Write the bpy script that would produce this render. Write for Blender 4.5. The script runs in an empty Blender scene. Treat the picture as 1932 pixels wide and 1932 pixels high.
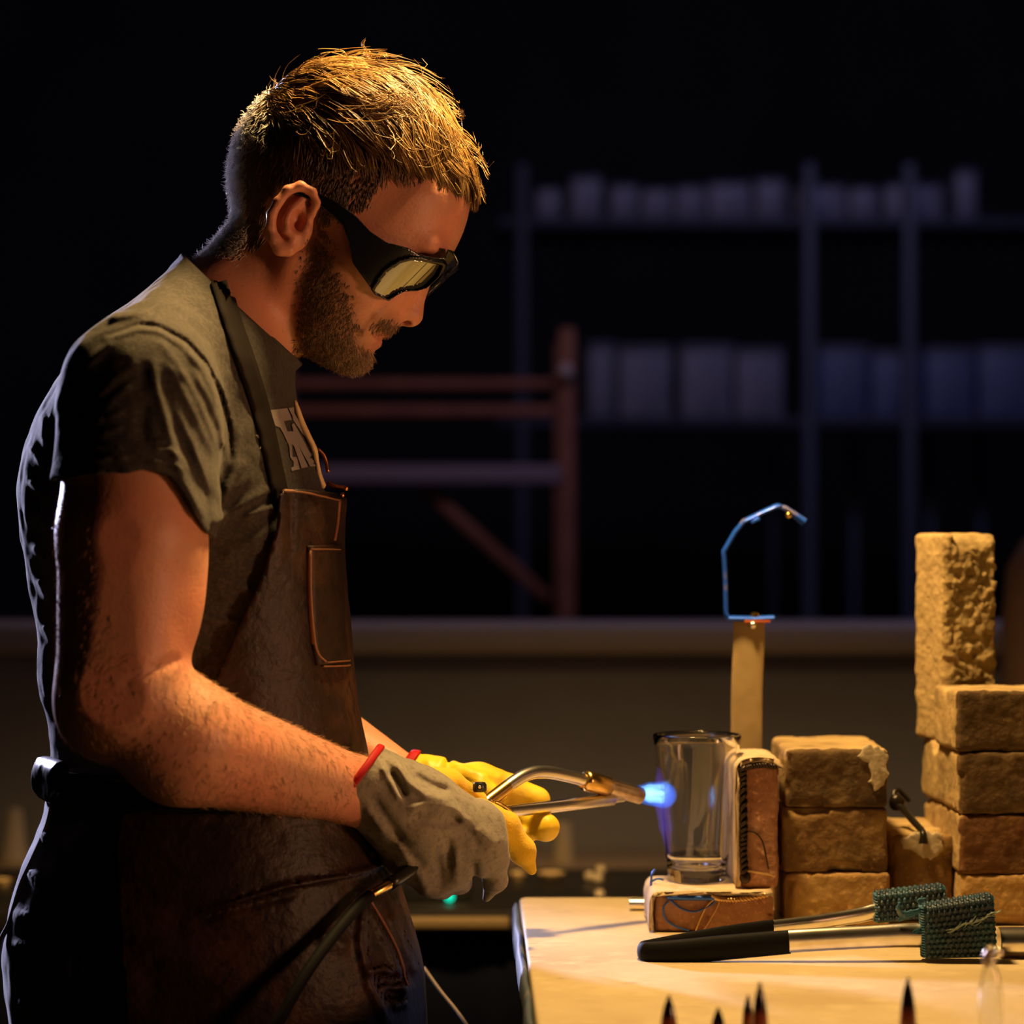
import bpy, bmesh, math, random
import numpy as np
from mathutils import Vector, Matrix
from mathutils.bvhtree import BVHTree

SC = bpy.context.scene
COL = SC.collection
RNG = np.random.default_rng(7)
random.seed(7)

# ------------------------------------------------------------------ camera
FPX = 5480.0                       # focal length in pixels of the 1932 px frame
EYE = 1.30                         # camera height
cam_d = bpy.data.cameras.new('camera')
cam = bpy.data.objects.new('camera', cam_d); COL.objects.link(cam)
cam.location = (0, 0, EYE); cam.rotation_euler = (math.pi/2, 0, 0)
cam_d.sensor_width = 36.0; cam_d.lens = 36.0*FPX/1932.0
cam_d.clip_start = 0.1; cam_d.clip_end = 60
cam_d.dof.use_dof = True; cam_d.dof.focus_distance = 2.42; cam_d.dof.aperture_fstop = 4.0
SC.camera = cam

# ------------------------------------------------------------------ world, lamps, exposure
world = bpy.data.worlds.new('world'); SC.world = world; world.use_nodes = True
world.node_tree.nodes['Background'].inputs[0].default_value = (0.35, 0.45, 0.9, 1)
world.node_tree.nodes['Background'].inputs[1].default_value = 0.0006

def lamp(name, loc, target, kind, energy, color, size=0.2, spot=None, blend=0.5):
    d = bpy.data.lights.new(name, kind); d.energy = energy; d.color = color
    if kind == 'AREA':
        d.shape = 'DISK'; d.size = size
    else:
        d.shadow_soft_size = size
    if kind == 'SPOT':
        d.spot_size = math.radians(spot); d.spot_blend = blend
    o = bpy.data.objects.new(name, d); COL.objects.link(o); o.location = loc
    o.rotation_euler = (Vector(target)-Vector(loc)).to_track_quat('-Z', 'Y').to_euler()
    return o

WARM = (1.0, 0.62, 0.22)
lamp('work_lamp', (0.055, 2.45, 2.02), (0.10, 2.46, 0.9), 'SPOT', 92, WARM, 0.07, 130, 0.6)
lamp('rim_lamp', (-1.45, 4.6, 1.62), (-0.40, 2.45, 1.20), 'SPOT', 580, (0.68, 0.66, 1.0), 0.10, 27, 0.35)
lamp('man_fill', (1.25, 1.65, 1.22), (-0.42, 2.36, 1.30), 'SPOT', 33, (1.0, 0.46, 0.23), 0.12, 44, 0.8)  # unseen warm fill spot added to brighten the man
lamp('store_lamp', (0.9, 3.9, 3.3), (0.7, 7.0, 1.9), 'AREA', 9, (0.56, 0.52, 1.0), 0.5)
lamp('rack_fill', (-0.5, 4.5, 2.5), (-0.4, 5.5, 1.4), 'AREA', 1.2, (1.0, 0.55, 0.36), 0.3)  # unseen warm fill added to light the rack

SC.view_settings.view_transform = 'Standard'
SC.view_settings.look = 'None'
SC.view_settings.gamma = 1.0
SC.view_settings.use_curve_mapping = False
SC.view_settings.exposure = 0.0
SC.cycles.use_denoising = True
SC.cycles.max_bounces = 10
SC.cycles.transmission_bounces = 10
SC.cycles.transparent_max_bounces = 12
SC.cycles.sample_clamp_indirect = 4.0

# ------------------------------------------------------------------ placing helpers
def P(px, py, D):
    """world point seen at pixel (px,py) at depth D in front of the camera"""
    return Vector(((px-966.0)*D/FPX, D, EYE-(py-966.0)*D/FPX))
def PX(D): return D/FPX                     # metres per pixel at depth D
D0 = 2.45                                   # depth of the man's middle plane
K0 = D0/FPX
def N(px, py, w):
    """pixel + sideways offset w (in px of the middle plane, negative = towards camera) -> body coordinates"""
    s = 1.0+w*K0/D0
    return (966.0+(px-966.0)*s, 966.0+(py-966.0)*s, float(w))
def uvw2world(a):
    a = np.asarray(a, float)
    return np.stack([(a[..., 0]-966.0)*K0, D0+a[..., 2]*K0, EYE-(a[..., 1]-966.0)*K0], -1)

# ------------------------------------------------------------------ materials
def mat(name, color=(.5, .5, .5), rough=.6, metal=0.0, spec=.5, noise=None, bump=None, **kw):
    """noise=(scale, color2, lo, hi)  bump=(scale, strength, distance)"""
    m = bpy.data.materials.new(name); m.use_nodes = True
    nt = m.node_tree; b = nt.nodes['Principled BSDF']
    b.inputs['Base Color'].default_value = (*color, 1); b.inputs['Roughness'].default_value = rough
    b.inputs['Metallic'].default_value = metal; b.inputs['Specular IOR Level'].default_value = spec
    tc = nt.nodes.new('ShaderNodeTexCoord')
    if noise:
        layers = noise if isinstance(noise, list) else [noise]
        src = None
        for sc_, c2, lo, hi in layers:
            n = nt.nodes.new('ShaderNodeTexNoise'); n.inputs['Scale'].default_value = sc_; n.inputs['Detail'].default_value = 5
            r = nt.nodes.new('ShaderNodeMapRange'); r.inputs[1].default_value = lo; r.inputs[2].default_value = hi
            nt.links.new(tc.outputs['Object'], n.inputs['Vector']); nt.links.new(n.outputs['Fac'], r.inputs[0])
            x = nt.nodes.new('ShaderNodeMix'); x.data_type = 'RGBA'
            nt.links.new(r.outputs[0], x.inputs['Factor'])
            if src is None: x.inputs['A'].default_value = (*color, 1)
            else: nt.links.new(src, x.inputs['A'])
            x.inputs['B'].default_value = (*c2, 1)
            src = x.outputs['Result']
        nt.links.new(src, b.inputs['Base Color'])
    if bump:
        prev = None
        for sc_, st, dist in (bump if isinstance(bump, list) else [bump]):
            n = nt.nodes.new('ShaderNodeTexNoise'); n.inputs['Scale'].default_value = sc_; n.inputs['Detail'].default_value = 4
            nt.links.new(tc.outputs['Object'], n.inputs['Vector'])
            bp = nt.nodes.new('ShaderNodeBump'); bp.inputs['Strength'].default_value = st; bp.inputs['Distance'].default_value = dist
            nt.links.new(n.outputs['Fac'], bp.inputs['Height'])
            if prev: nt.links.new(prev.outputs[0], bp.inputs['Normal'])
            prev = bp
        nt.links.new(prev.outputs[0], b.inputs['Normal'])
    for k, v in kw.items():
        b.inputs[k.replace('_', ' ')].default_value = v
    return m

def attr_mix(m, attr, color2, rough2=None):
    """mix a second colour in by a point attribute"""
    nt = m.node_tree; b = nt.nodes['Principled BSDF']
    a = nt.nodes.new('ShaderNodeAttribute'); a.attribute_name = attr
    x = nt.nodes.new('ShaderNodeMix'); x.data_type = 'RGBA'
    nt.links.new(a.outputs['Fac'], x.inputs['Factor'])
    if b.inputs['Base Color'].is_linked:
        nt.links.new(b.inputs['Base Color'].links[0].from_socket, x.inputs['A'])
    else:
        x.inputs['A'].default_value = b.inputs['Base Color'].default_value
    x.inputs['B'].default_value = (*color2, 1)
    nt.links.new(x.outputs['Result'], b.inputs['Base Color'])
    return m

def emit(name, color, strength):
    m = bpy.data.materials.new(name); m.use_nodes = True
    b = m.node_tree.nodes['Principled BSDF']
    b.inputs['Base Color'].default_value = (0, 0, 0, 1)
    b.inputs['Emission Color'].default_value = (*color, 1); b.inputs['Emission Strength'].default_value = strength
    return m

def glassmat(name, color=(1, 1, 1), ior=1.48, rough=0.0):
    m = bpy.data.materials.new(name); m.use_nodes = True
    b = m.node_tree.nodes['Principled BSDF']
    b.inputs['Base Color'].default_value = (*color, 1); b.inputs['Transmission Weight'].default_value = 1
    b.inputs['Roughness'].default_value = rough; b.inputs['IOR'].default_value = ior
    return m

# ------------------------------------------------------------------ object helpers
def root(name, loc, label, cat, group=None):
    o = bpy.data.objects.new(name, None); COL.objects.link(o); o.location = loc
    o.empty_display_size = 0.02
    o['label'] = label; o['category'] = cat
    if group: o['group'] = group
    return o
def top_loc(p):
    while p.parent is not None: p = p.parent
    return np.array(p.location)
def mesh(name, V, F, m, parent=None, smooth=True, label=None, cat=None, group=None, kind=None, attrs=None, base=None):
    """V (n,3) world coordinates; F an (n,k) int array or a list of polygons"""
    V = np.asarray(V, float)
    if parent is not None: org = top_loc(parent)
    elif base is not None: org = np.asarray(base, float)
    else: org = np.array([(V[:, 0].min()+V[:, 0].max())/2, (V[:, 1].min()+V[:, 1].max())/2, V[:, 2].min()])
    me = bpy.data.meshes.new(name)
    L = (V-org).astype(np.float32)
    if isinstance(F, np.ndarray):
        k = F.shape[1]
        me.vertices.add(len(L)); me.vertices.foreach_set('co', L.ravel())
        me.loops.add(F.size); me.loops.foreach_set('vertex_index', F.ravel().astype(np.int32))
        me.polygons.add(len(F)); me.polygons.foreach_set('loop_start', np.arange(0, F.size, k, dtype=np.int32))
        me.update(calc_edges=True)
    else:
        me.from_pydata([tuple(x) for x in L], [], [tuple(int(i) for i in f) for f in F]); me.update()
    if smooth: me.polygons.foreach_set('use_smooth', np.ones(len(me.polygons), dtype=bool))
    for an, av in (attrs or {}).items():
        at = me.attributes.new(an, 'FLOAT', 'POINT'); at.data.foreach_set('value', np.asarray(av, np.float32))
    if m is not None: me.materials.append(m)
    o = bpy.data.objects.new(name, me); COL.objects.link(o)
    if parent is not None: o.parent = parent
    else: o.location = org
    if label: o['label'] = label
    if cat: o['category'] = cat
    if group: o['group'] = group
    if kind: o['kind'] = kind
    return o
def sharp(o, deg=35):
    me = o.data
    bm = bmesh.new(); bm.from_mesh(me)
    for e in bm.edges:
        if len(e.link_faces) == 2 and e.calc_face_angle(0) > math.radians(deg): e.smooth = False
    bm.to_mesh(me); bm.free(); return o
def joinVF(parts):
    V = []; F = []; n = 0
    for v, f in parts:
        V.append(np.asarray(v, float)); F += [tuple(int(i)+n for i in q) for q in f]; n += len(v)
    return np.concatenate(V), F

def box(c, s, bevel=0.0, rot=(0, 0, 0), seg=2, cuts=0):
    """box VF centred at c with full size s"""
    bm = bmesh.new(); bmesh.ops.create_cube(bm, size=1.0)
    for v in bm.verts: v.co = Vector((v.co.x*s[0], v.co.y*s[1], v.co.z*s[2]))
    if bevel > 0: bmesh.ops.bevel(bm, geom=list(bm.edges), offset=bevel, segments=seg, affect='EDGES', profile=.5)
    if cuts: bmesh.ops.subdivide_edges(bm, edges=list(bm.edges), cuts=cuts, use_grid_fill=True)
    R = Matrix.Translation(c) @ (Matrix.Rotation(rot[2], 4, 'Z') @ Matrix.Rotation(rot[1], 4, 'Y') @ Matrix.Rotation(rot[0], 4, 'X'))
    bm.transform(R)
    bm.verts.index_update()
    V = np.array([v.co[:] for v in bm.verts]); F = [[v.index for v in f.verts] for f in bm.faces]
    bm.free(); return V, F
def frames(pts):
    pts = np.asarray(pts, float); t = np.gradient(pts, axis=0); t /= np.linalg.norm(t, axis=1, keepdims=True)+1e-12
    up = np.array([0, 1, 0.]) if abs(t[0][1]) < .9 else np.array([1., 0, 0])
    n = np.cross(t[0], up); n /= np.linalg.norm(n); ns = []
    for k in range(len(pts)):
        n = n-t[k]*np.dot(n, t[k]); n /= np.linalg.norm(n)+1e-12; ns.append(n.copy())
    ns = np.array(ns); return t, ns, np.cross(t, ns)
def tube(pts, r, n=10, cap=True, flat=1.0, flatdir=None):
    pts = np.asarray(pts, float); r = np.broadcast_to(np.asarray(r, float), (len(pts),))
    t, a, b = frames(pts)
    if flatdir is not None:
        fd = np.asarray(flatdir, float); a = fd-t*(t@fd)[:, None]; a /= np.linalg.norm(a, axis=1, keepdims=True)+1e-12; b = np.cross(t, a)
    th = np.arange(n)*2*math.pi/n
    V = pts[:, None, :]+r[:, None, None]*(np.cos(th)[None, :, None]*a[:, None, :]*flat+np.sin(th)[None, :, None]*b[:, None, :])
    V = V.reshape(-1, 3); F = []
    for i in range(len(pts)-1):
        for j in range(n):
            F.append((i*n+j, i*n+(j+1) % n, (i+1)*n+(j+1) % n, (i+1)*n+j))
    if cap:
        F.append(tuple(range(n-1, -1, -1))); F.append(tuple((len(pts)-1)*n+j for j in range(n)))
    return V, F
def smoothpath(pts, k=6):
    """Catmull-Rom through pts"""
    p = np.asarray(pts, float); q = np.vstack([2*p[0]-p[1], p, 2*p[-1]-p[-2]]); out = []
    for i in range(1, len(q)-2):
        for s in np.linspace(0, 1, k, endpoint=False):
            a, b, c, d = q[i-1], q[i], q[i+1], q[i+2]
            out.append(.5*((2*b)+(-a+c)*s+(2*a-5*b+4*c-d)*s*s+(-a+3*b-3*c+d)*s**3))
    out.append(p[-1]); return np.array(out)
def lathe(prof, c, n=48, axis=None, close=False):
    """prof list of (r, z) from c along axis"""
    c = np.asarray(c, float); V = []; F = []
    ax = Vector(axis).normalized() if axis is not None else Vector((0, 0, 1))
    M = np.array(Vector((0, 0, 1)).rotation_difference(ax).to_matrix())
    th = np.arange(n)*2*math.pi/n
    for r, z in prof: V.append(np.stack([r*np.cos(th), r*np.sin(th), np.full(n, z)], -1))
    V = np.concatenate(V)@M.T+c; m = len(prof)
    for i in range(m-1 if not close else m):
        i2 = (i+1) % m
        for j in range(n): F.append((i*n+j, i*n+(j+1) % n, i2*n+(j+1) % n, i2*n+j))
    if not close:
        if prof[0][0] > 1e-6: F.append(tuple(range(n-1, -1, -1)))
        if prof[-1][0] > 1e-6: F.append(tuple((m-1)*n+j for j in range(n)))
    return V, F
def ball(c, r, nu=16, nv=10):
    r = np.broadcast_to(np.asarray(r, float), (3,)); th = np.linspace(0, math.pi, nv+1)
    prof = [(max(math.sin(t), 1e-7), -math.cos(t)) for t in th]
    V, F = lathe(prof, (0, 0, 0), nu); return V*r+np.asarray(c, float), F

# ------------------------------------------------------------------ noise
def _h(i, j, k, s):
    n = (i*374761393+j*668265263+k*2147483647+s*1274126177) & 0xffffffff
    n = ((n ^ (n >> 13))*1274126177) & 0xffffffff
    return ((n ^ (n >> 16)) & 0xffff)/65535.0
def vnoise(p, scale=1.0, seed=0, octaves=1):
    p = np.asarray(p, float)*scale; out = np.zeros(p.shape[:-1]); amp = 1.0; tot = 0
    for o in range(octaves):
        f = np.floor(p).astype(np.int64); t = p-f; t = t*t*(3-2*t); r = 0
        for a in (0, 1):
            for b in (0, 1):
                for c in (0, 1):
                    wgt = (t[..., 0] if a else 1-t[..., 0])*(t[..., 1] if b else 1-t[..., 1])*(t[..., 2] if c else 1-t[..., 2])
                    r = r+wgt*_h(f[..., 0]+a, f[..., 1]+b, f[..., 2]+c, seed+o*17)
        out += amp*(r*2-1); tot += amp; amp *= .5; p = p*2.03+3.1
    return out/tot

# ------------------------------------------------------------------ implicit surfaces (body coordinates, px)
def sph(p, c, r): return np.sqrt(((p-np.asarray(c, np.float32))**2).sum(-1))-r
def ell(p, c, r):
    r = np.asarray(r, np.float32); q = (p-np.asarray(c, np.float32))/r
    k0 = np.sqrt((q*q).sum(-1)); k1 = np.sqrt(((q/r)**2).sum(-1)); return k0*(k0-1)/(k1+1e-9)
def rc(p, a, b, ra, rb, sq=None):
    """round cone; sq=(sx,sy,sz) squash around a"""
    a = np.asarray(a, np.float32); b = np.asarray(b, np.float32)
    if sq is not None:
        sq = np.asarray(sq, np.float32); p = a+(p-a)/sq; b = a+(b-a)/sq
    d = b-a; t = np.clip(((p-a)@d)/(d@d+1e-9), 0, 1)
    q = p-a-t[..., None]*d
    r = np.sqrt((q*q).sum(-1))-(ra+(rb-ra)*t)
    return r*(float(sq.min()) if sq is not None else 1.0)
def chain(p, pts, rs, k=6):
    d = None
    for i in range(len(pts)-1):
        e = rc(p, pts[i], pts[i+1], rs[i], rs[i+1]); d = e if d is None else smin(d, e, k)
    return d
def smin(a, b, k):
    h = np.clip(.5+.5*(b-a)/k, 0, 1); return b+(a-b)*h-k*h*(1-h)
def smax(a, b, k): return -smin(-a, -b, k)
def poly2(px, py, pts):
    """signed distance to a closed 2D polygon (negative inside)"""
    P_ = np.asarray(pts, np.float32); d = None; s = np.ones(px.shape, np.float32)
    for i in range(len(P_)):
        a = P_[i]; b = P_[i-1]; ex, ey = b-a; wx = px-a[0]; wy = py-a[1]
        t = np.clip((wx*ex+wy*ey)/(ex*ex+ey*ey+1e-9), 0, 1); qx = wx-ex*t; qy = wy-ey*t
        q = qx*qx+qy*qy; d = q if d is None else np.minimum(d, q)
        c1 = py >= a[1]; c2 = py < b[1]; c3 = ex*wy > ey*wx
        s = np.where((c1 & c2 & c3) | (~c1 & ~c2 & ~c3), -s, s)
    return s*np.sqrt(d)
def line2(px, py, pts):
    """distance to an open polyline and the position along it"""
    P_ = np.asarray(pts, np.float32); d = np.full(px.shape, 1e9, np.float32); s = np.zeros(px.shape, np.float32)
    n = len(P_)-1
    for i in range(n):
        a = P_[i]; e = P_[i+1]-a; wx = px-a[0]; wy = py-a[1]
        t = np.clip((wx*e[0]+wy*e[1])/(e@e+1e-9), 0, 1); q = np.hypot(wx-e[0]*t, wy-e[1]*t)
        m = q < d; d = np.where(m, q, d); s = np.where(m, (i+t)/n, s)
    return d, s
def app(p):
    """apparent (picture plane) position of body coordinates, for laying folds out in side view"""
    s = 1.0/(1.0+p[..., 2]*K0/D0)
    return 966+(p[..., 0]-966)*s, 966+(p[..., 1]-966)*s

def polygonise(f, lo, hi, h, relax=2, block=8, slack=1.6, hz=None):
    """surface nets over a sparse grid; returns vertices (body coords) and quads"""
    axs = []
    for a in range(3):
        n = int(math.ceil((hi[a]-lo[a])/h/block))*block+1
        axs.append((lo[a]+h*np.arange(n)).astype(np.float32))
    nx, ny, nz = map(len, axs); nb = [(n-1)//block for n in (nx, ny, nz)]
    cen = [a[:-1].reshape(-1, block)[:, 0]+h*block/2 for a in axs]
    g = np.stack(np.meshgrid(*cen, indexing='ij'), -1).reshape(-1, 3)
    fc = np.concatenate([f(g[i:i+200000]) for i in range(0, len(g), 200000)])
    act = np.abs(fc) < h*block*0.87*slack
    Fg = np.where(fc < 0, -1e3, 1e3).astype(np.float32).reshape(nb)
    Fd = np.full((nx, ny, nz), 1e3, np.float32)
    Fd[:-1, :-1, :-1] = Fg.repeat(block, 0).repeat(block, 1).repeat(block, 2)
    bi = np.stack(np.unravel_index(np.nonzero(act)[0], nb), -1)*block
    o = np.stack(np.meshgrid(*[np.arange(block+1)]*3, indexing='ij'), -1).reshape(-1, 3)
    step = max(1, 600000//len(o))
    for i in range(0, len(bi), step):
        idx = (bi[i:i+step, None, :]+o[None]).reshape(-1, 3)
        pts = np.stack([axs[a][idx[:, a]] for a in range(3)], -1)
        Fd[idx[:, 0], idx[:, 1], idx[:, 2]] = f(pts)
    Fd[0] = Fd[-1] = 1e3; Fd[:, 0] = Fd[:, -1] = 1e3; Fd[:, :, 0] = Fd[:, :, -1] = 1e3
    I = Fd < 0; c = np.zeros((nx-1, ny-1, nz-1), np.uint8)
    for a in (0, 1):
        for b in (0, 1):
            for d in (0, 1): c += I[a:nx-1+a, b:ny-1+b, d:nz-1+d]
    cell = np.argwhere((c > 0) & (c < 8)); ids = np.full(c.shape, -1, np.int32); ids[tuple(cell.T)] = np.arange(len(cell))
    cor = [(a, b, d) for a in (0, 1) for b in (0, 1) for d in (0, 1)]
    val = np.stack([Fd[cell[:, 0]+a, cell[:, 1]+b, cell[:, 2]+d] for a, b, d in cor], -1).clip(-2*h, 2*h)
    acc = np.zeros((len(cell), 3)); cnt = np.zeros(len(cell))
    for i in range(8):
        for j in range(i+1, 8):
            if sum(abs(x-y) for x, y in zip(cor[i], cor[j])) != 1: continue
            m = (val[:, i] < 0) != (val[:, j] < 0); t = np.where(m, val[:, i]/(val[:, i]-val[:, j]+1e-12), 0)
            pi, pj = np.array(cor[i], float), np.array(cor[j], float)
            acc += m[:, None]*(pi+(pj-pi)*t[:, None]); cnt += m
    V = cell+acc/cnt[:, None]
    Q = []
    for ax in range(3):
        sl0 = [slice(None)]*3; sl1 = [slice(None)]*3; sl0[ax] = slice(0, -1); sl1[ax] = slice(1, None)
        A = I[tuple(sl0)]; B = I[tuple(sl1)]
        e = np.argwhere(A != B); u, v = (ax+1) % 3, (ax+2) % 3
        sgn = A[tuple(e.T)]
        du = np.zeros(3, int); du[u] = 1; dv = np.zeros(3, int); dv[v] = 1
        q = np.stack([ids[tuple((e-du-dv).T)], ids[tuple((e-dv).T)], ids[tuple(e.T)], ids[tuple((e-du).T)]], -1)
        q = np.where(sgn[:, None], q, q[:, ::-1]); Q.append(q)
    Q = np.concatenate(Q); Q = Q[(Q >= 0).all(1)]
    V = np.asarray(lo, float)+V*h
    for _ in range(relax):
        E = np.concatenate([Q[:, [0, 1]], Q[:, [1, 2]], Q[:, [2, 3]], Q[:, [3, 0]]])
        n = np.bincount(E[:, 0], minlength=len(V))+np.bincount(E[:, 1], minlength=len(V))
        S = np.stack([np.bincount(E[:, 0], V[E[:, 1], a], len(V))+np.bincount(E[:, 1], V[E[:, 0], a], len(V)) for a in range(3)], -1)
        V = V+.5*(S/np.maximum(n, 1)[:, None]-V)
        p32 = V.astype(np.float32); d = f(p32); ee = h*.5
        G = np.stack([f(p32+np.array([ee if b == a else 0 for b in range(3)], np.float32))-d for a in range(3)], -1)/ee
        gl = (G*G).sum(-1)
        V = V-np.where(gl > .05, np.clip(d, -h, h)/np.maximum(gl, .3), 0)[:, None]*G*.8
    W_ = np.stack([V[:, 0], V[:, 2], -V[:, 1]], -1)
    W_ = W_-W_.mean(0)
    vol = (W_[Q[:, 0]]*np.cross(W_[Q[:, 1]], W_[Q[:, 2]])).sum()+(W_[Q[:, 0]]*np.cross(W_[Q[:, 2]], W_[Q[:, 3]])).sum()
    return V, (Q[:, ::-1] if vol < 0 else Q)
# ------------------------------------------------------------------ the man
person = root('person', (uvw2world((330, 966, 0))[0], D0, 0.0),
              'bearded man in dark tee and brown leather apron, in dark goggles, bent over a torch', 'person')

def arr(s): return np.array(s, np.float32)
class Loft:
    def __init__(s, rows, n=2.5):
        r = arr(rows); s.v, s.b, s.f, s.h = r.T; s.n = n
        vv = np.linspace(s.v[0], s.v[-1], 600); ker = np.ones(41)/41
        def sm(y):
            q = np.interp(vv, s.v, y); return np.convolve(np.pad(q, 20, 'edge'), ker, 'valid')
        s.vv = vv; s.B, s.Fr, s.H = sm(s.b), sm(s.f), sm(s.h)
    def __call__(s, p, off=0.0):
        v = p[..., 1]; B = np.interp(v, s.vv, s.B)-off; F = np.interp(v, s.vv, s.Fr)+off; H = np.interp(v, s.vv, s.H)+off
        c = (B+F)/2; a = (F-B)/2
        rho = (np.abs((p[..., 0]-c)/a)**s.n+np.abs(p[..., 2]/H)**s.n)**(1/s.n)
        d = (rho-1)*np.minimum(a, H)
        return smax(d, np.maximum(s.v[0]-v, v-s.v[-1])-off, 20).astype(np.float32)

torso = Loft([(488, 372, 440, 95), (540, 306, 490, 175), (600, 217, 530, 265), (660, 162, 548, 325), (720, 120, 554, 355), (760, 97, 557, 362),
              (800, 76, 568, 368), (870, 52, 592, 370), (930, 44, 612, 366), (1010, 50, 618, 350), (1100, 64, 612, 335),
              (1200, 82, 620, 318), (1250, 82, 628, 314), (1290, 78, 636, 314), (1330, 96, 644, 314), (1400, 106, 655, 316), (1480, 100, 668, 322)])
FACE = [(866, 350), (875, 378), (869, 405), (861, 432), (851, 460), (845, 476), (828, 502), (808, 530), (788, 560), (766, 590), (753, 607),
        (747, 621), (736, 632), (723, 638), (716, 650), (703, 660), (698, 674), (688, 689), (666, 698), (640, 698), (612, 688), (582, 672),
        (558, 650), (540, 600), (520, 540), (560, 420), (650, 350), (760, 300), (840, 300)]
def head(p):
    u, v, w = p[..., 0], p[..., 1], p[..., 2]; aw = np.abs(w)
    q = np.stack([u, v, aw], -1)                      # mirrored
    cran = ell(p, (652, 335, 0), (212, 208, 176))
    cran = smin(cran, ell(p, (766, 392, 0), (104, 104, 128)), 50)
    t = ((u-870)*-.52+(v-380)*.855)/370; s = (u-870)*.855+(v-380)*.52
    W = np.interp(t, [0, .25, .5, .7, .85, 1.02], [162, 158, 158, 140, 115, 84])
    W = W+(148-W)*np.clip(-s/150, 0, 1); W = W*np.clip(1-np.maximum(s-10, 0)/260, .5, 1)
    R = W*.88
    d2 = poly2(u, v, FACE)
    a = d2+R; b = aw-W+R
    fc = np.sqrt(np.maximum(a, 0)**2+np.maximum(b, 0)**2)+np.minimum(np.maximum(a, b), 0)-R
    d = smin(cran, fc, 45)
    d = smin(d, ell(q, (690, 508, 118), (62, 34, 40)), 30)          # cheekbone
    d = smin(d, ell(q, (812, 472, 62), (24, 18, 60)), 30)           # brow
    d = smax(d, -ell(q, (792, 515, 82), (34, 30, 40)), 26)          # eye socket
    d = smin(d, sph(q, (768, 520, 80), 30), 8)                      # closed eye
    # nose
    nose = rc(p, (812, 508, 0), (786, 548, 0), 13, 17)
    nose = smin(nose, rc(p, (786, 548, 0), (774, 592, 0), 17, 25), 14)
    nose = smin(nose, sph(q, (748, 588, 24), 23), 16)
    nose = smin(nose, rc(p, (772, 600, 0), (752, 606, 0), 12, 8), 8)
    d = smin(d, nose, 13)
    d = smax(d, -ell(q, (762, 609, 13), (13, 9, 8)), 5)
    # mouth
    d = smin(d, chain(q, [(725, 634, 0), (713, 628, 28), (690, 622, 54)], [9, 8, 4]), 8)
    d = smin(d, chain(q, [(708, 648, 0), (701, 641, 26), (690, 628, 50)], [11, 9, 4]), 8)
    lp, _ = line2(u, v, [(732, 640), (712, 638), (686, 621)]); d = d+5*np.exp(-(lp/4)**2)*(aw < 70)
    d = smin(d, ell(q, (664, 668, 0), (34, 30, 50)), 20)            # chin
    nl, _ = line2(u, v, [(738, 568), (716, 590), (692, 612), (676, 640)]); d = d+5*np.exp(-(nl/8)**2)*(aw < 135)
    # ear
    def E(x, y, z): return N(x, y, -z)[:2]+(z,)
    e = ell(q, E(554, 416, 178), (36, 58, 14))
    hx = chain(q, [E(*t) for t in [(574, 424, 174), (588, 404, 184), (598, 383, 190), (589, 362, 194), (567, 351, 198), (543, 359, 203), (525, 381, 206),
                   (513, 404, 206), (511, 428, 202), (518, 452, 196)]], [7, 7, 8, 8, 9, 9, 9, 9, 9, 9], 5)
    lobe = chain(q, [E(*t) for t in [(518, 452, 196), (529, 469, 191), (543, 470, 187), (554, 450, 184)]], [11, 13, 13, 9], 6)
    ah = chain(q, [E(*t) for t in [(574, 372, 186), (554, 392, 194), (541, 414, 197), (541, 434, 195), (553, 446, 190)]], [7, 9, 8, 8, 8], 5)
    e = smin(e, hx, 5); e = smin(e, lobe, 9); e = smin(e, ah, 5)
    e = smax(e, -ell(q, E(563, 416, 196), (15, 20, 20)), 5)         # concha
    e = smin(e, ell(q, E(577, 434, 182), (9, 11, 11)), 6)           # tragus
    d = smin(d, e, 6)
    return d
NK_A, NK_B = (392, 668, 0), (548, 480, 0)
def neck(p):
    d = rc(p, NK_A, NK_B, 132, 112)
    q = np.stack([p[..., 0], p[..., 1], np.abs(p[..., 2])], -1)
    d = smin(d, rc(q, (560, 500, 118), (508, 648, 40), 26, 22), 24)  # tendon of the neck
    d = smin(d, ell(p, (545, 640, 0), (22, 30, 26)), 24)
    return d
ARM = {-1: dict(sh=N(262, 742, -415), mid=N(245, 1010, -465), el=N(226, 1300, -490), fo=N(345, 1400, -455), wr=N(672, 1492, -225), hd=N(745, 1530, -170)),
       1: dict(sh=(317, 762, 405), mid=(330, 1000, 430), el=(380, 1310, 430), fo=(480, 1375, 390), wr=N(775, 1472, 200), hd=N(830, 1480, 175))}
def arm(p, sd):
    A = ARM[sd]
    d = rc(p, A['sh'], A['mid'], 122, 124)
    d = smin(d, rc(p, A['mid'], A['el'], 124, 108), 20)
    d = smin(d, rc(p, A['el'], A['fo'], 104, 106), 26)
    rw = 60 if sd < 0 else 40
    d = smin(d, rc(p, A['fo'], A['wr'], 106, rw), 30)
    d = smin(d, rc(p, A['wr'], A['hd'], rw, rw-8), 20)
    if sd < 0:
        d = smin(d, ell(p, N(320, 1090, -450), (60, 140, 70)), 40)   # biceps
        d = smin(d, sph(p, N(190, 1350, -470), 70), 40)              # elbow
        au, av = app(p); l, _ = line2(au, av, [(332, 1246), (290, 1262), (245, 1290)])
        d = d+4*np.exp(-(l/10)**2)*(p[..., 2] < 0)
    return d
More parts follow.
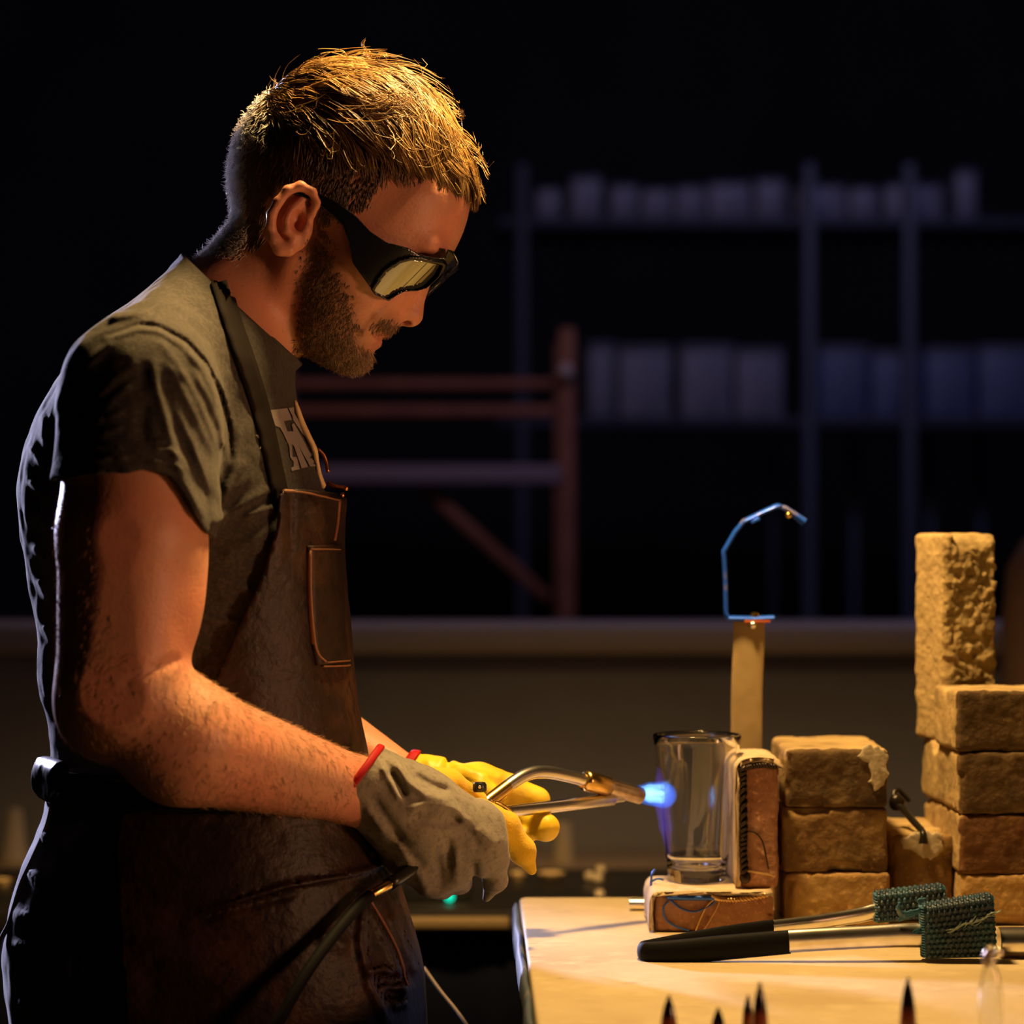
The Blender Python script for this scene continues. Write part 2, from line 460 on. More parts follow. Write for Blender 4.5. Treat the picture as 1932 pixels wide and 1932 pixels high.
def body(p):
    d = np.full(p.shape[:-1], 400.0, np.float32); v = p[..., 1]
    m = v < 820
    if m.any(): d[m] = smin(head(p[m]), neck(p[m]), 30)
    m = (v > 470) & (v < 1240)
    if m.any(): d[m] = smin(d[m], np.maximum(torso(p[m], -22), v[m]-1220), 60)
    m = v > 560
    if m.any():
        q = p[m]; d[m] = smin(d[m], smin(arm(q, -1), arm(q, 1), 1), 25)
    return d

skin = mat('skin', (0.62, 0.30, 0.185), .46, spec=.42, noise=[(14, (0.70, 0.29, 0.18), .42, .62), (420, (0.48, 0.20, 0.12), .62, .74)],
           bump=[(320, .5, .0007), (60, .3, .0018)], Subsurface_Weight=.12)
skin.node_tree.nodes['Principled BSDF'].inputs['Subsurface Radius'].default_value = (.012, .004, .002)
attr_mix(skin, 'lips', (0.52, 0.19, 0.13)); attr_mix(skin, 'stubble', (0.17, 0.085, 0.045))
V, Q = polygonise(body, (90, 110, -580), (900, 1640, 560), 4.4, relax=3)
au, av = V[:, 0], V[:, 1]
lip = np.exp(-(line2(au, av, [(735, 634), (716, 637), (690, 622)])[0]/9)**2)*(np.abs(V[:, 2]) < 60)+np.exp(-(line2(au, av, [(716, 650), (700, 640)])[0]/9)**2)*(np.abs(V[:, 2]) < 45)
BEARD = [(600, 420), (628, 440), (634, 480), (650, 520), (668, 552), (676, 585), (690, 610), (716, 592), (738, 585), (760, 612), (745, 628), (720, 632), (696, 628),
         (690, 640), (706, 660), (705, 680), (690, 700), (640, 712), (585, 690), (560, 655), (556, 600), (560, 540), (562, 490), (575, 455)]
aa = app(np.stack([V[:, 0], V[:, 1], -np.abs(V[:, 2])], -1)); bd = poly2(aa[0].astype(np.float32), aa[1].astype(np.float32), BEARD)
stub = np.clip(.4-bd/30, 0, 1)*(av < 720)*.62
bodyo = mesh('body', uvw2world(V), Q, skin, person, attrs={'lips': np.clip(lip, 0, 1)*.7, 'stubble': stub})
BODY_V, BODY_Q = V, Q

# ---- tee shirt
FOLDS = [([(207, 632), (265, 612), (298, 616), (352, 645), (389, 686), (414, 740), (431, 802), (435, 864)], -7, 4.5),
         ([(200, 640), (262, 621), (300, 625), (345, 653), (380, 694), (405, 745), (421, 805)], 4, 6),
         ([(315, 570), (286, 607)], 3, 4),
         ([(286, 682), (298, 732), (315, 794), (331, 856), (344, 901), (373, 955), (385, 984)], 7, 10), ([(300, 700), (318, 770), (338, 830), (358, 880)], -4, 11),
         ([(315, 682), (356, 756), (398, 848)], 4, 9), ([(331, 773), (365, 843), (389, 914)], 5, 9), ([(338, 690), (376, 760), (408, 840)], 3, 6), ([(345, 830), (372, 890), (392, 950)], -4, 9),
         ([(365, 698), (394, 748), (418, 810), (425, 850)], 4.5, 8), ([(265, 682), (215, 715), (174, 756)], 4, 9), ([(300, 640), (330, 680), (350, 720)], 3, 8),
         ([(250, 720), (208, 757), (180, 800)], 3.5, 9), ([(275, 760), (268, 800), (274, 835)], -5, 14), ([(270, 690), (268, 740)], -4, 12),
         ([(290, 850), (318, 848), (338, 862)], 4.5, 5), ([(288, 872), (318, 872), (345, 888)], 5, 5), ([(292, 835), (315, 832)], 3, 5),
         ([(170, 868), (215, 862), (240, 866)], 6, 5), ([(165, 845), (205, 840), (235, 845)], 4, 5), ([(190, 815), (230, 808)], 4, 6), ([(200, 785), (235, 777)], 4, 7),
         ([(514, 918), (435, 968), (398, 993)], 7, 10), ([(520, 955), (460, 976)], 7, 9), ([(522, 990), (470, 1030), (420, 1050)], 6, 14),
         ([(470, 860), (430, 920), (412, 985)], 6, 11), ([(455, 800), (445, 870), (425, 940)], 4.5, 9), ([(490, 850), (470, 900), (440, 930)], 4, 9),
         ([(360, 1063), (435, 1100), (480, 1117)], 7, 9), ([(350, 1150), (406, 1171), (456, 1175)], 7, 8), ([(345, 1205), (400, 1225)], 6, 8),
         ([(365, 1015), (420, 1040), (490, 1050)], -5, 10), ([(360, 1100), (420, 1130)], -4, 8),
         ([(83, 781), (79, 823), (87, 848)], 9, 6), ([(95, 781), (85, 835)], 8, 5), ([(58, 843), (79, 881)], 9, 5), ([(54, 905), (89, 943)], 9, 6),
         ([(62, 1030), (87, 1059)], 9, 6), ([(70, 1092), (89, 1133)], 9, 6), ([(66, 960), (92, 1000)], 8, 6), ([(80, 1180), (100, 1215)], 8, 6),
         ([(200, 600), (260, 590), (310, 570)], 7, 9), ([(215, 640), (150, 700)], 5, 9), ([(120, 720), (95, 790)], 6, 9)]
def folds(p, fl, near=True):
    au, av = app(p); s = np.zeros(p.shape[:-1], np.float32)
    for pts, amp, wd in fl:
        a = np.asarray(pts); m = (au > a[:, 0].min()-4*wd) & (au < a[:, 0].max()+4*wd) & (av > a[:, 1].min()-4*wd) & (av < a[:, 1].max()+4*wd)
        if near: m &= p[..., 2] < 40
        if not m.any(): continue
        l, t = line2(au[m], av[m], pts)
        s[m] += amp*np.exp(-(l/wd)**2)*np.clip(np.minimum(t, 1-t)*6+.25, 0, 1)
    return s
HEM_U = [60, 110, 180, 240, 282, 320, 345, 388, 420]; HEM_V = [905, 905, 898, 892, 884, 900, 930, 1008, 1020]
def sleeve(p, sd):
    A = ARM[sd]
    d = rc(p, A['sh'], A['mid'], 140, 142)
    if sd < 0:
        d = smin(d, rc(p, N(325, 790, -400), N(340, 990, -430), 52, 44), 50)
        au, av = app(p); hem = av-np.interp(au, HEM_U, HEM_V)
    else: hem = p[..., 1]-930
    h = smax(d, hem, 4)
    hole = np.maximum(rc(p, A['sh'], A['mid'], 131, 133), -(hem+42))
    return h, hole
def collar_plane(p): return (p[..., 0]-365)*.683-(p[..., 1]-496)*.731
def shirt(p):
    d = torso(p)
    for sd in (-1, 1):
        h, hole = sleeve(p, sd); d = smin(d, h, 55)
        d = smax(d, -hole, 3)
    d = smin(d, rc(p, (400, 545, 0), N(300, 640, -330), 62, 70), 60)      # shoulder slopes
    d = smin(d, rc(p, (400, 545, 0), (335, 660, 330), 62, 70), 60)
    d = d-folds(p, FOLDS)-4*vnoise(p, 1/46., 3, 2)
    cp = collar_plane(p); nk = neck(p)
    d = smax(d, cp, 6)
    d = smin(d, np.maximum(np.abs(nk-13)-7, np.maximum(cp-2, -cp-46)), 5)  # ribbed collar
    d = np.maximum(d, -np.maximum(nk-5, -(cp+60)))
    return d
shirtm = mat('shirt_cloth', (0.046, 0.041, 0.036), .9, spec=.2, noise=(300, (0.066, 0.058, 0.05), .45, .6), bump=[(900, .5, .0008), (70, .25, .003)], Sheen_Weight=.08)
V, Q = polygonise(shirt, (20, 470, -620), (680, 1500, 600), 4.6, relax=2)
tee = mesh('t_shirt', uvw2world(V), Q, shirtm, person)
SHIRT = (V, Q)

# ---- laying flat things on a surface, seen from the side
def bvh_of(VQ): return BVHTree.FromPolygons([tuple(x) for x in VQ[0]], [tuple(int(i) for i in q) for q in VQ[1]])
def drape(pts2, tree, off, fallback):
    """points of the side view laid on the near surface (ray away from the camera), lifted by off"""
    out = []; last = fallback
    for x, y in pts2:
        a = np.array(N(x, y, -700)); b = np.array(N(x, y, 300)); dr = Vector(b-a).normalized()
        h = tree.ray_cast(Vector(a), dr)
        if h[0] is not None: last = h[0][2]; nrm = h[1]; q = Vector(N(x, y, last))+nrm*off*(1 if nrm.dot(dr) < 0 else -1)
        else: q = Vector(N(x, y, last))-dr*off
        out.append(q[:])
    return np.array(out)
def ribbon(path, hw, tree, thick, fallback=-200, nx=4, k=8, taper=None):
    """solid band along a side view path"""
    c = smoothpath([(x, y, 0) for x, y in path], k)[:, :2]; t = np.gradient(c, axis=0); t /= np.linalg.norm(t, axis=1, keepdims=True)
    nrm = np.stack([-t[:, 1], t[:, 0]], -1); off = np.linspace(-1, 1, nx+1)
    hws = np.broadcast_to(np.asarray(hw, float), (len(c),)) if taper is None else np.interp(np.linspace(0, 1, len(c)), *taper)
    g = (c[:, None]+nrm[:, None]*off[None, :, None]*hws[:, None, None]).reshape(-1, 2)
    A = drape(g, tree, thick, fallback); B = drape(g, tree, -2, fallback)
    n, m = len(c), nx+1; F = []
    for i in range(n-1):
        for j in range(nx):
            a = i*m+j; F.append((a, a+1, a+m+1, a+m)); F.append((n*m+a, n*m+a+m, n*m+a+m+1, n*m+a+1))
        for j, fl in ((0, 0), (nx, 1)):
            a = i*m+j; q = (a, a+m, n*m+a+m, n*m+a); F.append(q if not fl else q[::-1])
    for i in (0, n-1):
        for j in range(nx):
            a = i*m+j; F.append((a, n*m+a, n*m+a+1, a+1) if i == 0 else (a, a+1, n*m+a+1, n*m+a))
    return np.vstack([A, B]), F
def decal(poly, tree, off, step=3.0, fallback=-200):
    """a flat print: polygon of the side view filled with a fine net and laid on the surface"""
    bm = bmesh.new(); vs = [bm.verts.new((x, y, 0)) for x, y in poly]; f = bm.faces.new(vs); f.normal_update()
    bmesh.ops.triangulate(bm, faces=[f])
    for _ in range(5):
        ed = [e for e in bm.edges if e.calc_length() > step*2]
        if not ed: break
        bmesh.ops.subdivide_edges(bm, edges=ed, cuts=1); bmesh.ops.triangulate(bm, faces=[q for q in bm.faces if len(q.verts) > 3])
    bm.verts.index_update(); g = [(v.co.x, v.co.y) for v in bm.verts]; F = [[v.index for v in q.verts] for q in bm.faces]; bm.free()
    return drape(g, tree, off, fallback), F
shirt_tree = bvh_of(SHIRT)
printm = mat('print_ink', (0.30, 0.265, 0.25), .85)
def Z(l, s=8.78, ox=480, oy=740): return [(ox+x/s, oy+y/s) for x, y in l]
LETTERS = [
    [(248, 300), (525, 265), (605, 462), (470, 485), (530, 655), (625, 655), (600, 540), (640, 520), (905, 1010), (930, 1060), (985, 1050), (1030, 1230), (905, 1235),
     (710, 880), (870, 1245), (765, 1265), (640, 900), (605, 870), (615, 1075), (685, 1080), (735, 1280), (605, 1310), (590, 1255), (635, 1240), (635, 1160), (575, 1080), (560, 900),
     (470, 700), (410, 590), (330, 560)],
    [(545, 265), (640, 250), (640, 350), (780, 590), (830, 690), (770, 680), (620, 460), (610, 390)],
    [(640, 420), (700, 520), (790, 600), (830, 700), (980, 1000), (975, 1030), (800, 720), (640, 490)],
]
prt = []
for l in LETTERS: prt.append(decal(Z(l), shirt_tree, 2.2))
V, F = joinVF(prt); mesh('letter_print', uvw2world(V), F, printm, person, label='pale grey block letters printed on the chest')
st = [(0, 712), (78, 705), (52, 575), (112, 715), (165, 850), (190, 960), (135, 875), (78, 955), (95, 830), (60, 770)]
V1, F1 = decal(Z(st), shirt_tree, 2.2)
V2, F2 = decal(Z([(10, 270), (45, 330), (150, 600), (172, 760), (150, 780), (110, 600)]), shirt_tree, 2.2)
V, F = joinVF([(V1, F1), (V2, F2)]); mesh('star_print', uvw2world(V), F, printm, person, label='pale star printed on the chest')

# ---- jeans, belt and boots
hips = Loft([(1425, 104, 650, 338), (1500, 98, 660, 345), (1560, 80, 668, 352), (1620, 54, 674, 360), (1700, 27, 680, 366), (1780, 14, 684, 370), (1850, 17, 684, 372),
             (1900, 28, 680, 372), (1980, 36, 670, 372), (2080, 60, 650, 372)], 2.3)
JF = [([(50, 1640), (90, 1690)], 9, 8), ([(28, 1725), (80, 1735)], 10, 8), ([(20, 1780), (90, 1800)], 10, 9), ([(25, 1840), (100, 1835)], 8, 8), ([(30, 1890), (80, 1905)], 9, 9),
      ([(75, 1570), (110, 1610)], 9, 8), ([(150, 1660), (220, 1680), (228, 1720)], 4, 4), ([(140, 1800), (143, 1930)], -5, 4)]
def jeans(p):
    d = hips(p)
    for s in (-1, 1):
        g = rc(p, (370, 2000, s*185), (385, 2850, s*190), 190, 118); g = smin(g, rc(p, (385, 2850, s*190), (350, 3700, s*190), 112, 92), 30)
        d = smin(d, g, 40)
    return d-folds(p, JF)-5*vnoise(p, 1/60., 9, 2)
jeanm = mat('denim', (0.02, 0.028, 0.05), .85, spec=.3, noise=(500, (0.04, 0.05, 0.08), .45, .6), bump=(1200, .4, .0006), Sheen_Weight=.3)
V, Q = polygonise(jeans, (-60, 1400, -460), (760, 3740, 460), 10, relax=2)
mesh('jeans', uvw2world(V), Q, jeanm, person)
leatherblk = mat('black_leather', (0.008, 0.008, 0.009), .38, spec=.5, bump=(80, .25, .002))
def belt(p): return np.maximum(np.abs(hips(p)-9)-7, np.abs(p[..., 1]-1462-.02*(p[..., 0]-100))-30)
def pouch(p):
    d = rc(p, (112, 1464, -110), (190, 1476, -255), 34, 40, ) 
    return smin(d, rc(p, (105, 1440, -110), (150, 1440, -210), 24, 24), 20)-3*vnoise(p, 1/30., 5, 2)
V, Q = polygonise(lambda p: smin(belt(p), pouch(p), 8), (40, 1400, -400), (700, 1540, 380), 7, relax=1)
mesh('belt', uvw2world(V), Q, leatherblk, person, label='black belt with a bulging pouch at the back')
bootm = mat('boot_leather', (0.03, 0.02, 0.015), .5, bump=(60, .2, .002))
for s in (-1, 1):
    V, Q = polygonise(lambda p: np.maximum(smin(rc(p, (340, 3640, s*190), (350, 3790, s*190), 92, 80), rc(p, (360, 3812, s*190), (560, 3830, s*195), 84, 62), 40), p[..., 1]-3872),
                      (200, 3540, s*190-130), (680, 3900, s*190+130), 9, relax=1)
    w = uvw2world(V); w[:, 2] -= w[:, 2].min(); mesh('boot', w, Q, bootm, person)

# ---- leather apron
apl = Loft([(900, 40, 648, 372), (940, 44, 643, 372), (1000, 50, 640, 362), (1035, 55, 639, 352), (1100, 64, 644, 346), (1200, 84, 653, 336), (1300, 92, 662, 330), (1400, 96, 680, 332),
            (1500, 88, 700, 345), (1600, 60, 724, 368), (1700, 20, 754, 378), (1800, 8, 786, 386), (1880, 10, 796, 388), (1960, 20, 798, 390), (2300, 40, 800, 395), (2340, 40, 800, 395)], 2.4)
APMASK = [(527, 928), (560, 921), (600, 926), (642, 938), (700, 1000), (760, 1400), (860, 1700), (880, 2330), (240, 2330), (236, 1932), (222, 1700), (215, 1600), (225, 1540), (300, 1500),
          (380, 1400), (412, 1268), (445, 1195), (495, 1085), (521, 1000)]
AF = [([(380, 1722), (450, 1700), (540, 1672), (640, 1655), (700, 1640), (722, 1630)], 11, 6), ([(378, 1732), (460, 1712), (560, 1686)], -6, 6),
      ([(700, 1600), (728, 1640), (742, 1668)], 9, 7), ([(690, 1690), (682, 1780), (700, 1860), (735, 1932)], 12, 11), ([(735, 1720), (765, 1790), (788, 1840)], 8, 9),
      ([(695, 1835), (720, 1828), (745, 1838)], 12, 8), ([(705, 1850), (740, 1850), (768, 1845)], -16, 11), ([(725, 1872), (760, 1880)], -14, 10), ([(720, 1864), (760, 1863)], 7, 6),
      ([(740, 1900), (770, 1890)], 9, 8), ([(700, 1720), (735, 1790), (770, 1880)], 7, 6), ([(600, 1760), (660, 1790)], 6, 14), ([(640, 1300), (655, 1360), (668, 1420)], 6, 10),
      ([(590, 960), (612, 1000)], 6, 14), ([(548, 930), (548, 1050)], -4, 8)]
def apron(p):
    au, av = app(np.stack([p[..., 0], p[..., 1], -np.abs(p[..., 2])], -1))
    o = apl(p)-folds(p, AF)-3*vnoise(p, 1/70., 21, 3)
    d = np.maximum(np.abs(o-3)-6, poly2(au, av, APMASK)*.8)
    return d
leather = mat('brown_leather', (0.024, 0.011, 0.006), .5, spec=.3, noise=[(16, (0.085, 0.036, 0.015), .50, .74), (90, (0.012, 0.006, 0.0035), .50, .7)], bump=[(150, .7, .0016), (25, .4, .005)])
V, Q = polygonise(apron, (0, 905, -440), (860, 2360, 440), 6.0, relax=1)
apo = mesh('apron', uvw2world(V), Q, leather, person)
ap_tree = bvh_of((V, Q))
threadm = mat('thread', (0.22, 0.085, 0.035), .6)
strapm = mat('strap_leather', (0.010, 0.006, 0.005), .85, spec=.15, bump=(90, .3, .001))
V, F = ribbon([(412, 532), (427, 582), (446, 640), (466, 700), (486, 765), (503, 830), (516, 890), (528, 945)], 15, shirt_tree, 7, taper=([0, .3, 1], [16, 17, 13]))
mesh('neck_strap', uvw2world(V), F, strapm, apo, label='near neck strap in black leather')
litstrap = mat('lit_strap_tone', (0.88, 0.66, 0.34), .45, bump=(90, .3, .001))  # lamp light on the far strap put into this pale colour
far = smoothpath([(559, 757, -40), (569, 790, -38), (583, 822, -36), (595, 848, -32), (600, 872, -28), (604, 898, -24), (612, 921, -18)], 6)
V, F = tube(far, np.interp(np.linspace(0, 1, len(far)), [0, .1, .5, .68, .85, .97, 1], [3, 6, 6, 4, 6, 6.5, 3]), 10, flat=1.5, flatdir=(0, 0, 1))
mesh('neck_strap', uvw2world(V), F, litstrap, apo, label='far neck strap, its lamplit edge painted pale')
copper = mat('copper', (0.80, 0.33, 0.14), .3, metal=1)
V, F = tube(smoothpath([(597, 846, 40), (607, 856, 44), (613, 872, 46), (616, 890, 44)], 5), 4, 8); mesh('buckle', uvw2world(V), F, copper, apo, label='copper buckle wire on the bib')
V, F = tube(smoothpath([(617, 911, 36), (632, 918, 30), (655, 921, 24)], 4), 5, 10); mesh('toggle_pin', uvw2world(V), F, copper, apo, label='copper pin at the bib corner')
V, F = ball((645, 934, 10), 5, 10, 6); mesh('rivet', uvw2world(V), F, copper, apo)
V, F = ribbon([(608, 1028), (610, 1080), (612, 1140), (616, 1200), (622, 1252)], 30, ap_tree, 7, nx=6, taper=([0, .8, 1], [30, 30, 27]))
mesh('pocket', uvw2world(V), F, leather, apo, label='narrow pen pocket on the bib')
for pth in ([(531, 927), (570, 929), (600, 935), (640, 944)], [(640, 945), (636, 985), (630, 1020)], [(580, 1036), (636, 1037)], [(580, 1038), (581, 1120), (587, 1200), (594, 1232), (610, 1250)],
            [(606, 1258), (654, 1256)], [(612, 1250), (654, 1247)], [(695, 1695), (725, 1745), (752, 1800), (768, 1860)]):
    V, F = ribbon(pth, 1.5, ap_tree, 8 if pth[0][0] > 570 and pth[0][1] > 1000 and pth[0][1] < 1300 else 3, nx=1, k=6, fallback=-40)
    mesh('stitching', uvw2world(V), F, threadm, apo)
tie = smoothpath([(100, 1512, -200), (88, 1560, -190), (62, 1620, -180), (40, 1668, -170), (18, 1740, -160), (-4, 1800, -150), (-20, 1990, -140)], 6)
tiem = mat('tie_cord', (0.26, 0.20, 0.18), .8)
V, F = tube(np.array([N(*q) for q in tie]), 5, 8, flat=1.6); mesh('tie', uvw2world(V), F, tiem, apo, label='pale apron tie hanging behind the hip')
tie = [P(800, 1826, 2.62), P(830, 1868, 2.60), P(860, 1905, 2.58), P(885, 1940, 2.56), P(930, 2010, 2.54)]
V, F = tube(smoothpath([tuple(q) for q in tie], 6), .0015, 8); mesh('tie', V, F, tiem, apo, label='frayed apron string hanging past the apron edge')
# ---- hair, beard, arm hair: strands as thin tapered prisms
def grad(f, p, e=1.5):
    d = f(p); g = np.stack([f(p+np.array([e if b == a else 0 for b in range(3)], np.float32))-d for a in range(3)], -1)/e
    return d, g/(np.linalg.norm(g, axis=-1, keepdims=True)+1e-6)
def prisms(S, rad):
    """S (n,k,3) strand points -> VF of three-sided tapered prisms"""
    n, k, _ = S.shape; t = np.gradient(S, axis=1); t /= np.linalg.norm(t, axis=-1, keepdims=True)+1e-9
    a = np.cross(t, np.array([.3, .5, .8])); a /= np.linalg.norm(a, axis=-1, keepdims=True)+1e-9; b = np.cross(t, a)
    tp = np.linspace(0, 1, k); r = np.asarray(rad).reshape(-1, 1)*np.sqrt(np.clip(1.02-tp**2.5, 0.02, 1))[None]
    rings = [S+r[..., None]*(math.cos(q)*a+math.sin(q)*b) for q in (0, 2.094, 4.189)]
    V = np.stack(rings, 2).reshape(-1, 3)
    base = (np.arange(n)[:, None]*k+np.arange(k-1)[None]).reshape(-1)*3
    F = np.concatenate([np.stack([base+j, base+(j+1) % 3, base+3+(j+1) % 3, base+3+j], -1) for j in range(3)])
    return V, F
def cranium(p):
    d = smin(ell(p, (652, 335, 0), (212, 208, 176)), ell(p, (766, 392, 0), (104, 104, 128)), 50)
    return smin(d, neck(p), 40)
HAIRM = [(862, 322), (806, 322), (752, 314), (712, 346), (694, 388), (652, 400), (630, 440), (606, 420), (604, 372), (585, 340), (560, 334), (528, 346), (505, 376), (494, 420), (500, 462),
         (470, 486), (430, 500), (400, 510), (340, 540), (330, 300), (480, 60), (760, 60), (960, 200), (900, 310)]
def grow_hair(n):
    q = RNG.normal(size=(n*3, 3)); q /= np.linalg.norm(q, axis=1, keepdims=True)
    p = (np.array([640, 340, 0])+q*np.array([230, 225, 190])).astype(np.float32)
    extra = np.stack([RNG.uniform(360, 520, n//3), RNG.uniform(400, 520, n//3), RNG.uniform(-140, 140, n//3)], -1).astype(np.float32)
    p = np.concatenate([p, extra])
    for _ in range(4): d, g = grad(cranium, p); p = (p-d[:, None]*g).astype(np.float32)
    d, g = grad(cranium, p)
    ap_ = app(np.stack([p[:, 0], p[:, 1], -np.abs(p[:, 2])], -1)); ok = (poly2(ap_[0].astype(np.float32), ap_[1].astype(np.float32), HAIRM) < RNG.normal(0, 4, len(p))) & (np.abs(d) < 3)
    ok &= ~((p[:, 0] < 520) & (p[:, 1] > 380) & (p[:, 0]-380 > (p[:, 1]-380)*-.1+95+RNG.normal(0, 8, len(p))) & (p[:, 1] > 470))
    p = p[ok]; RNG.shuffle(p); p = p[:n]; return p
roots = grow_hair(17000)
u, v, w = roots.T
topness = np.clip((345-v)/110+np.clip((u-640)/400, -.4, .5), 0, 1)*np.clip((u-455)/90, 0, 1)
back = np.clip((u-470)/130, .12, 1)
L = 24+topness*(125+45*RNG.random(len(u)))*back*np.clip((960-u)/240, .62, 1)*np.maximum(np.clip((375-v)/150, .3, 1), .95*np.clip((u-720)/60, 0, 1))
L *= RNG.uniform(.65, 1.1, len(u))
sgn = np.sign(w)
dtop = np.stack([np.full_like(u, .92), .22+.35*np.clip((u-640)/200, 0, 1), .28*sgn*np.clip(np.abs(w)/120, 0, 1)-.08], -1)
dlow = np.stack([-.35-.2*np.clip((520-u)/120, 0, 1), np.full_like(u, .9), np.zeros_like(u)], -1)
D = dlow+(dtop-dlow)*topness[:, None]
for a in range(3): D[:, a] += .62*vnoise(roots, 1/75., 31+a, 1)*(.4+.6*topness)*back+.07*RNG.normal(size=len(u))
K = 8; lift = 4+topness*back*(14+9*vnoise(roots, 1/45., 77))+RNG.random(len(u))*5*topness*back; curl = RNG.normal(0, 1, (len(u), 3))*.05
S = np.zeros((len(u), K, 3), np.float32); pos = roots.copy(); S[:, 0] = pos
fly = RNG.random(len(u)) < .03*(topness > .5)
for s in range(1, K):
    d, g = grad(cranium, pos)
    t = D-(D*g).sum(-1, keepdims=True)*g*.92; t /= np.linalg.norm(t, axis=-1, keepdims=True)+1e-6
    pos = pos+(t*(L/(K-1))[:, None]).astype(np.float32)
    d, g = grad(cranium, pos); f = s/(K-1.)
    h = lift*np.sin(min(1, f*1.6)*math.pi/2)*(1-.35*np.clip(f-.6, 0, 1))+fly*f*26
    over = np.clip((pos[:, 0]-846)/40, 0, 1)*(pos[:, 1] > 300)          # the fringe leaves the forehead
    k = np.where(d > h, .55*(1-over), 1.0)
    pos = (pos+((h-d)*k)[:, None]*g).astype(np.float32); S[:, s] = pos
    D = D+curl+np.array([0, .05, 0])+over[:, None]*np.array([-.02, .10, 0]) - fly[:, None]*np.array([0, .5, 0])*f
G = 800; gi = np.zeros(len(u), int)
for i in range(0, len(u), 2000):
    dd = ((roots[i:i+2000, None]-roots[None, :G])**2).sum(-1); gi[i:i+2000] = dd.argmin(1)
cl = (np.linspace(0, 1, K)**1.1)[None, :, None]*.86*(topness[:, None, None]*.8+.2)*(~fly)[:, None, None]
lenr = (L/L[gi])[:, None, None]
guide = S[gi]
S_hair = S = S+(guide-S)*cl*np.clip(lenr, .6, 1)
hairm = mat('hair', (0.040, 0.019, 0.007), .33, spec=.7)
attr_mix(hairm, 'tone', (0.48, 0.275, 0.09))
tone = np.clip(.42+.55*vnoise(roots[gi], 1/22., 5)+.22*RNG.normal(size=len(u)), 0, 1)*(.12+.88*topness)+.55*np.clip((530-u)/60, 0, 1)  # sides toned down for shade, back of the head raised for rim light
V, F = prisms(S.astype(float), np.full(len(u), .95))
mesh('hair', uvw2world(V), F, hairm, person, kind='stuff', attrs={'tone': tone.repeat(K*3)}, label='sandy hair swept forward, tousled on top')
nm = np.nonzero((roots[:, 0] < 478) & (RNG.random(len(roots)) < .9) | ((roots[:, 0] < 520) & (roots[:, 1] < 300) & (RNG.random(len(roots)) < .25)))[0]
pn = roots[nm]; pn = np.concatenate([pn, pn+RNG.normal(0, 4, pn.shape).astype(np.float32)]); dn_, gn = grad(cranium, pn); pn = (pn+(6-dn_)[:, None]*gn).astype(np.float32)
Dn = np.array([-.35, .85, .0])+RNG.normal(0, .45, pn.shape); Sn = np.zeros((len(pn), 5, 3)); Sn[:, 0] = pn; ln_ = 9+12*RNG.random(len(pn))
for s in range(1, 5):
    t = Dn-(Dn*gn).sum(-1, keepdims=True)*gn*.9+gn*.45; t /= np.linalg.norm(t, axis=-1, keepdims=True); Sn[:, s] = Sn[:, s-1]+t*(ln_/4)[:, None]; Dn = Dn+RNG.normal(0, .35, pn.shape)
V, F = prisms(Sn, np.full(len(Sn), .6))
mesh('nape_hair', uvw2world(V), F, mat('rimlit_hair', (0.78, 0.74, 0.72), .5, spec=.5), person, kind='stuff', label='short nape curls painted pale as rim light')  # rim light on the nape put into this pale strand colour
# flyaway curls on the crown
curls = []
for x, y, pts in [(690, 112, [(688, 95), (684, 84), (690, 74)]), (700, 116, [(690, 100), (672, 98), (664, 108)]), (708, 115, [(715, 101), (728, 103), (734, 112)]), (660, 118, [(645, 102), (622, 98), (604, 99)]),
                  (640, 122), (730, 128), (750, 135), (770, 140), (600, 135), (585, 140), (560, 150), (820, 190), (838, 205), (850, 222), (868, 270), (880, 305), (540, 165), (480, 225), (465, 250)] and \
                 [(690, 112, [(688, 95), (684, 84), (690, 74)]), (700, 116, [(690, 100), (672, 98), (664, 108)]), (708, 115, [(715, 101), (728, 103), (734, 112)]), (660, 118, [(645, 102), (622, 98), (604, 99)]),
                  (690, 118, [(700, 104), (696, 96), (682, 102)]), (735, 124, [(748, 120), (762, 132), (774, 142)]), (745, 128, [(760, 128), (776, 138), (780, 150)]), (590, 140, [(578, 128), (572, 130), (568, 142)]),
                  (620, 128, [(600, 112), (585, 118), (570, 138)]), (835, 205, [(848, 200), (858, 206), (870, 208)]), (840, 212, [(840, 196), (832, 182), (828, 176)]), (850, 222, [(856, 212), (866, 218), (872, 214)]),
                  (866, 285, [(880, 280), (886, 276), (882, 284)]), (890, 350, [(905, 356), (914, 352), (908, 340)]), (880, 350, [(896, 372), (892, 384), (880, 380)]), (878, 355, [(884, 376), (872, 386), (868, 374)]),
                  (868, 345, [(890, 352), (902, 366), (890, 372)]), (470, 250, [(460, 240), (456, 234), (452, 230)]), (500, 205, [(490, 196), (486, 190), (484, 184)]), (530, 170, [(520, 160), (518, 152), (514, 150)])]:
    for _ in range(3):
        j = RNG.normal(0, 3.0, (4, 3)); j[:, 2] = RNG.normal(0, 16)
        c = smoothpath(np.array([(x, y, 0)]+[(a, b, 0) for a, b in pts], float)+j, 4); curls.append(np.stack([np.interp(np.linspace(0, 1, K), np.linspace(0, 1, len(c)), c[:, i]) for i in range(3)], -1))
V, F = prisms(np.array(curls), np.full(len(curls), .9)); mesh('stray_hair', uvw2world(V), F, hairm, person, kind='stuff', attrs={'tone': np.full(len(V), .8)})

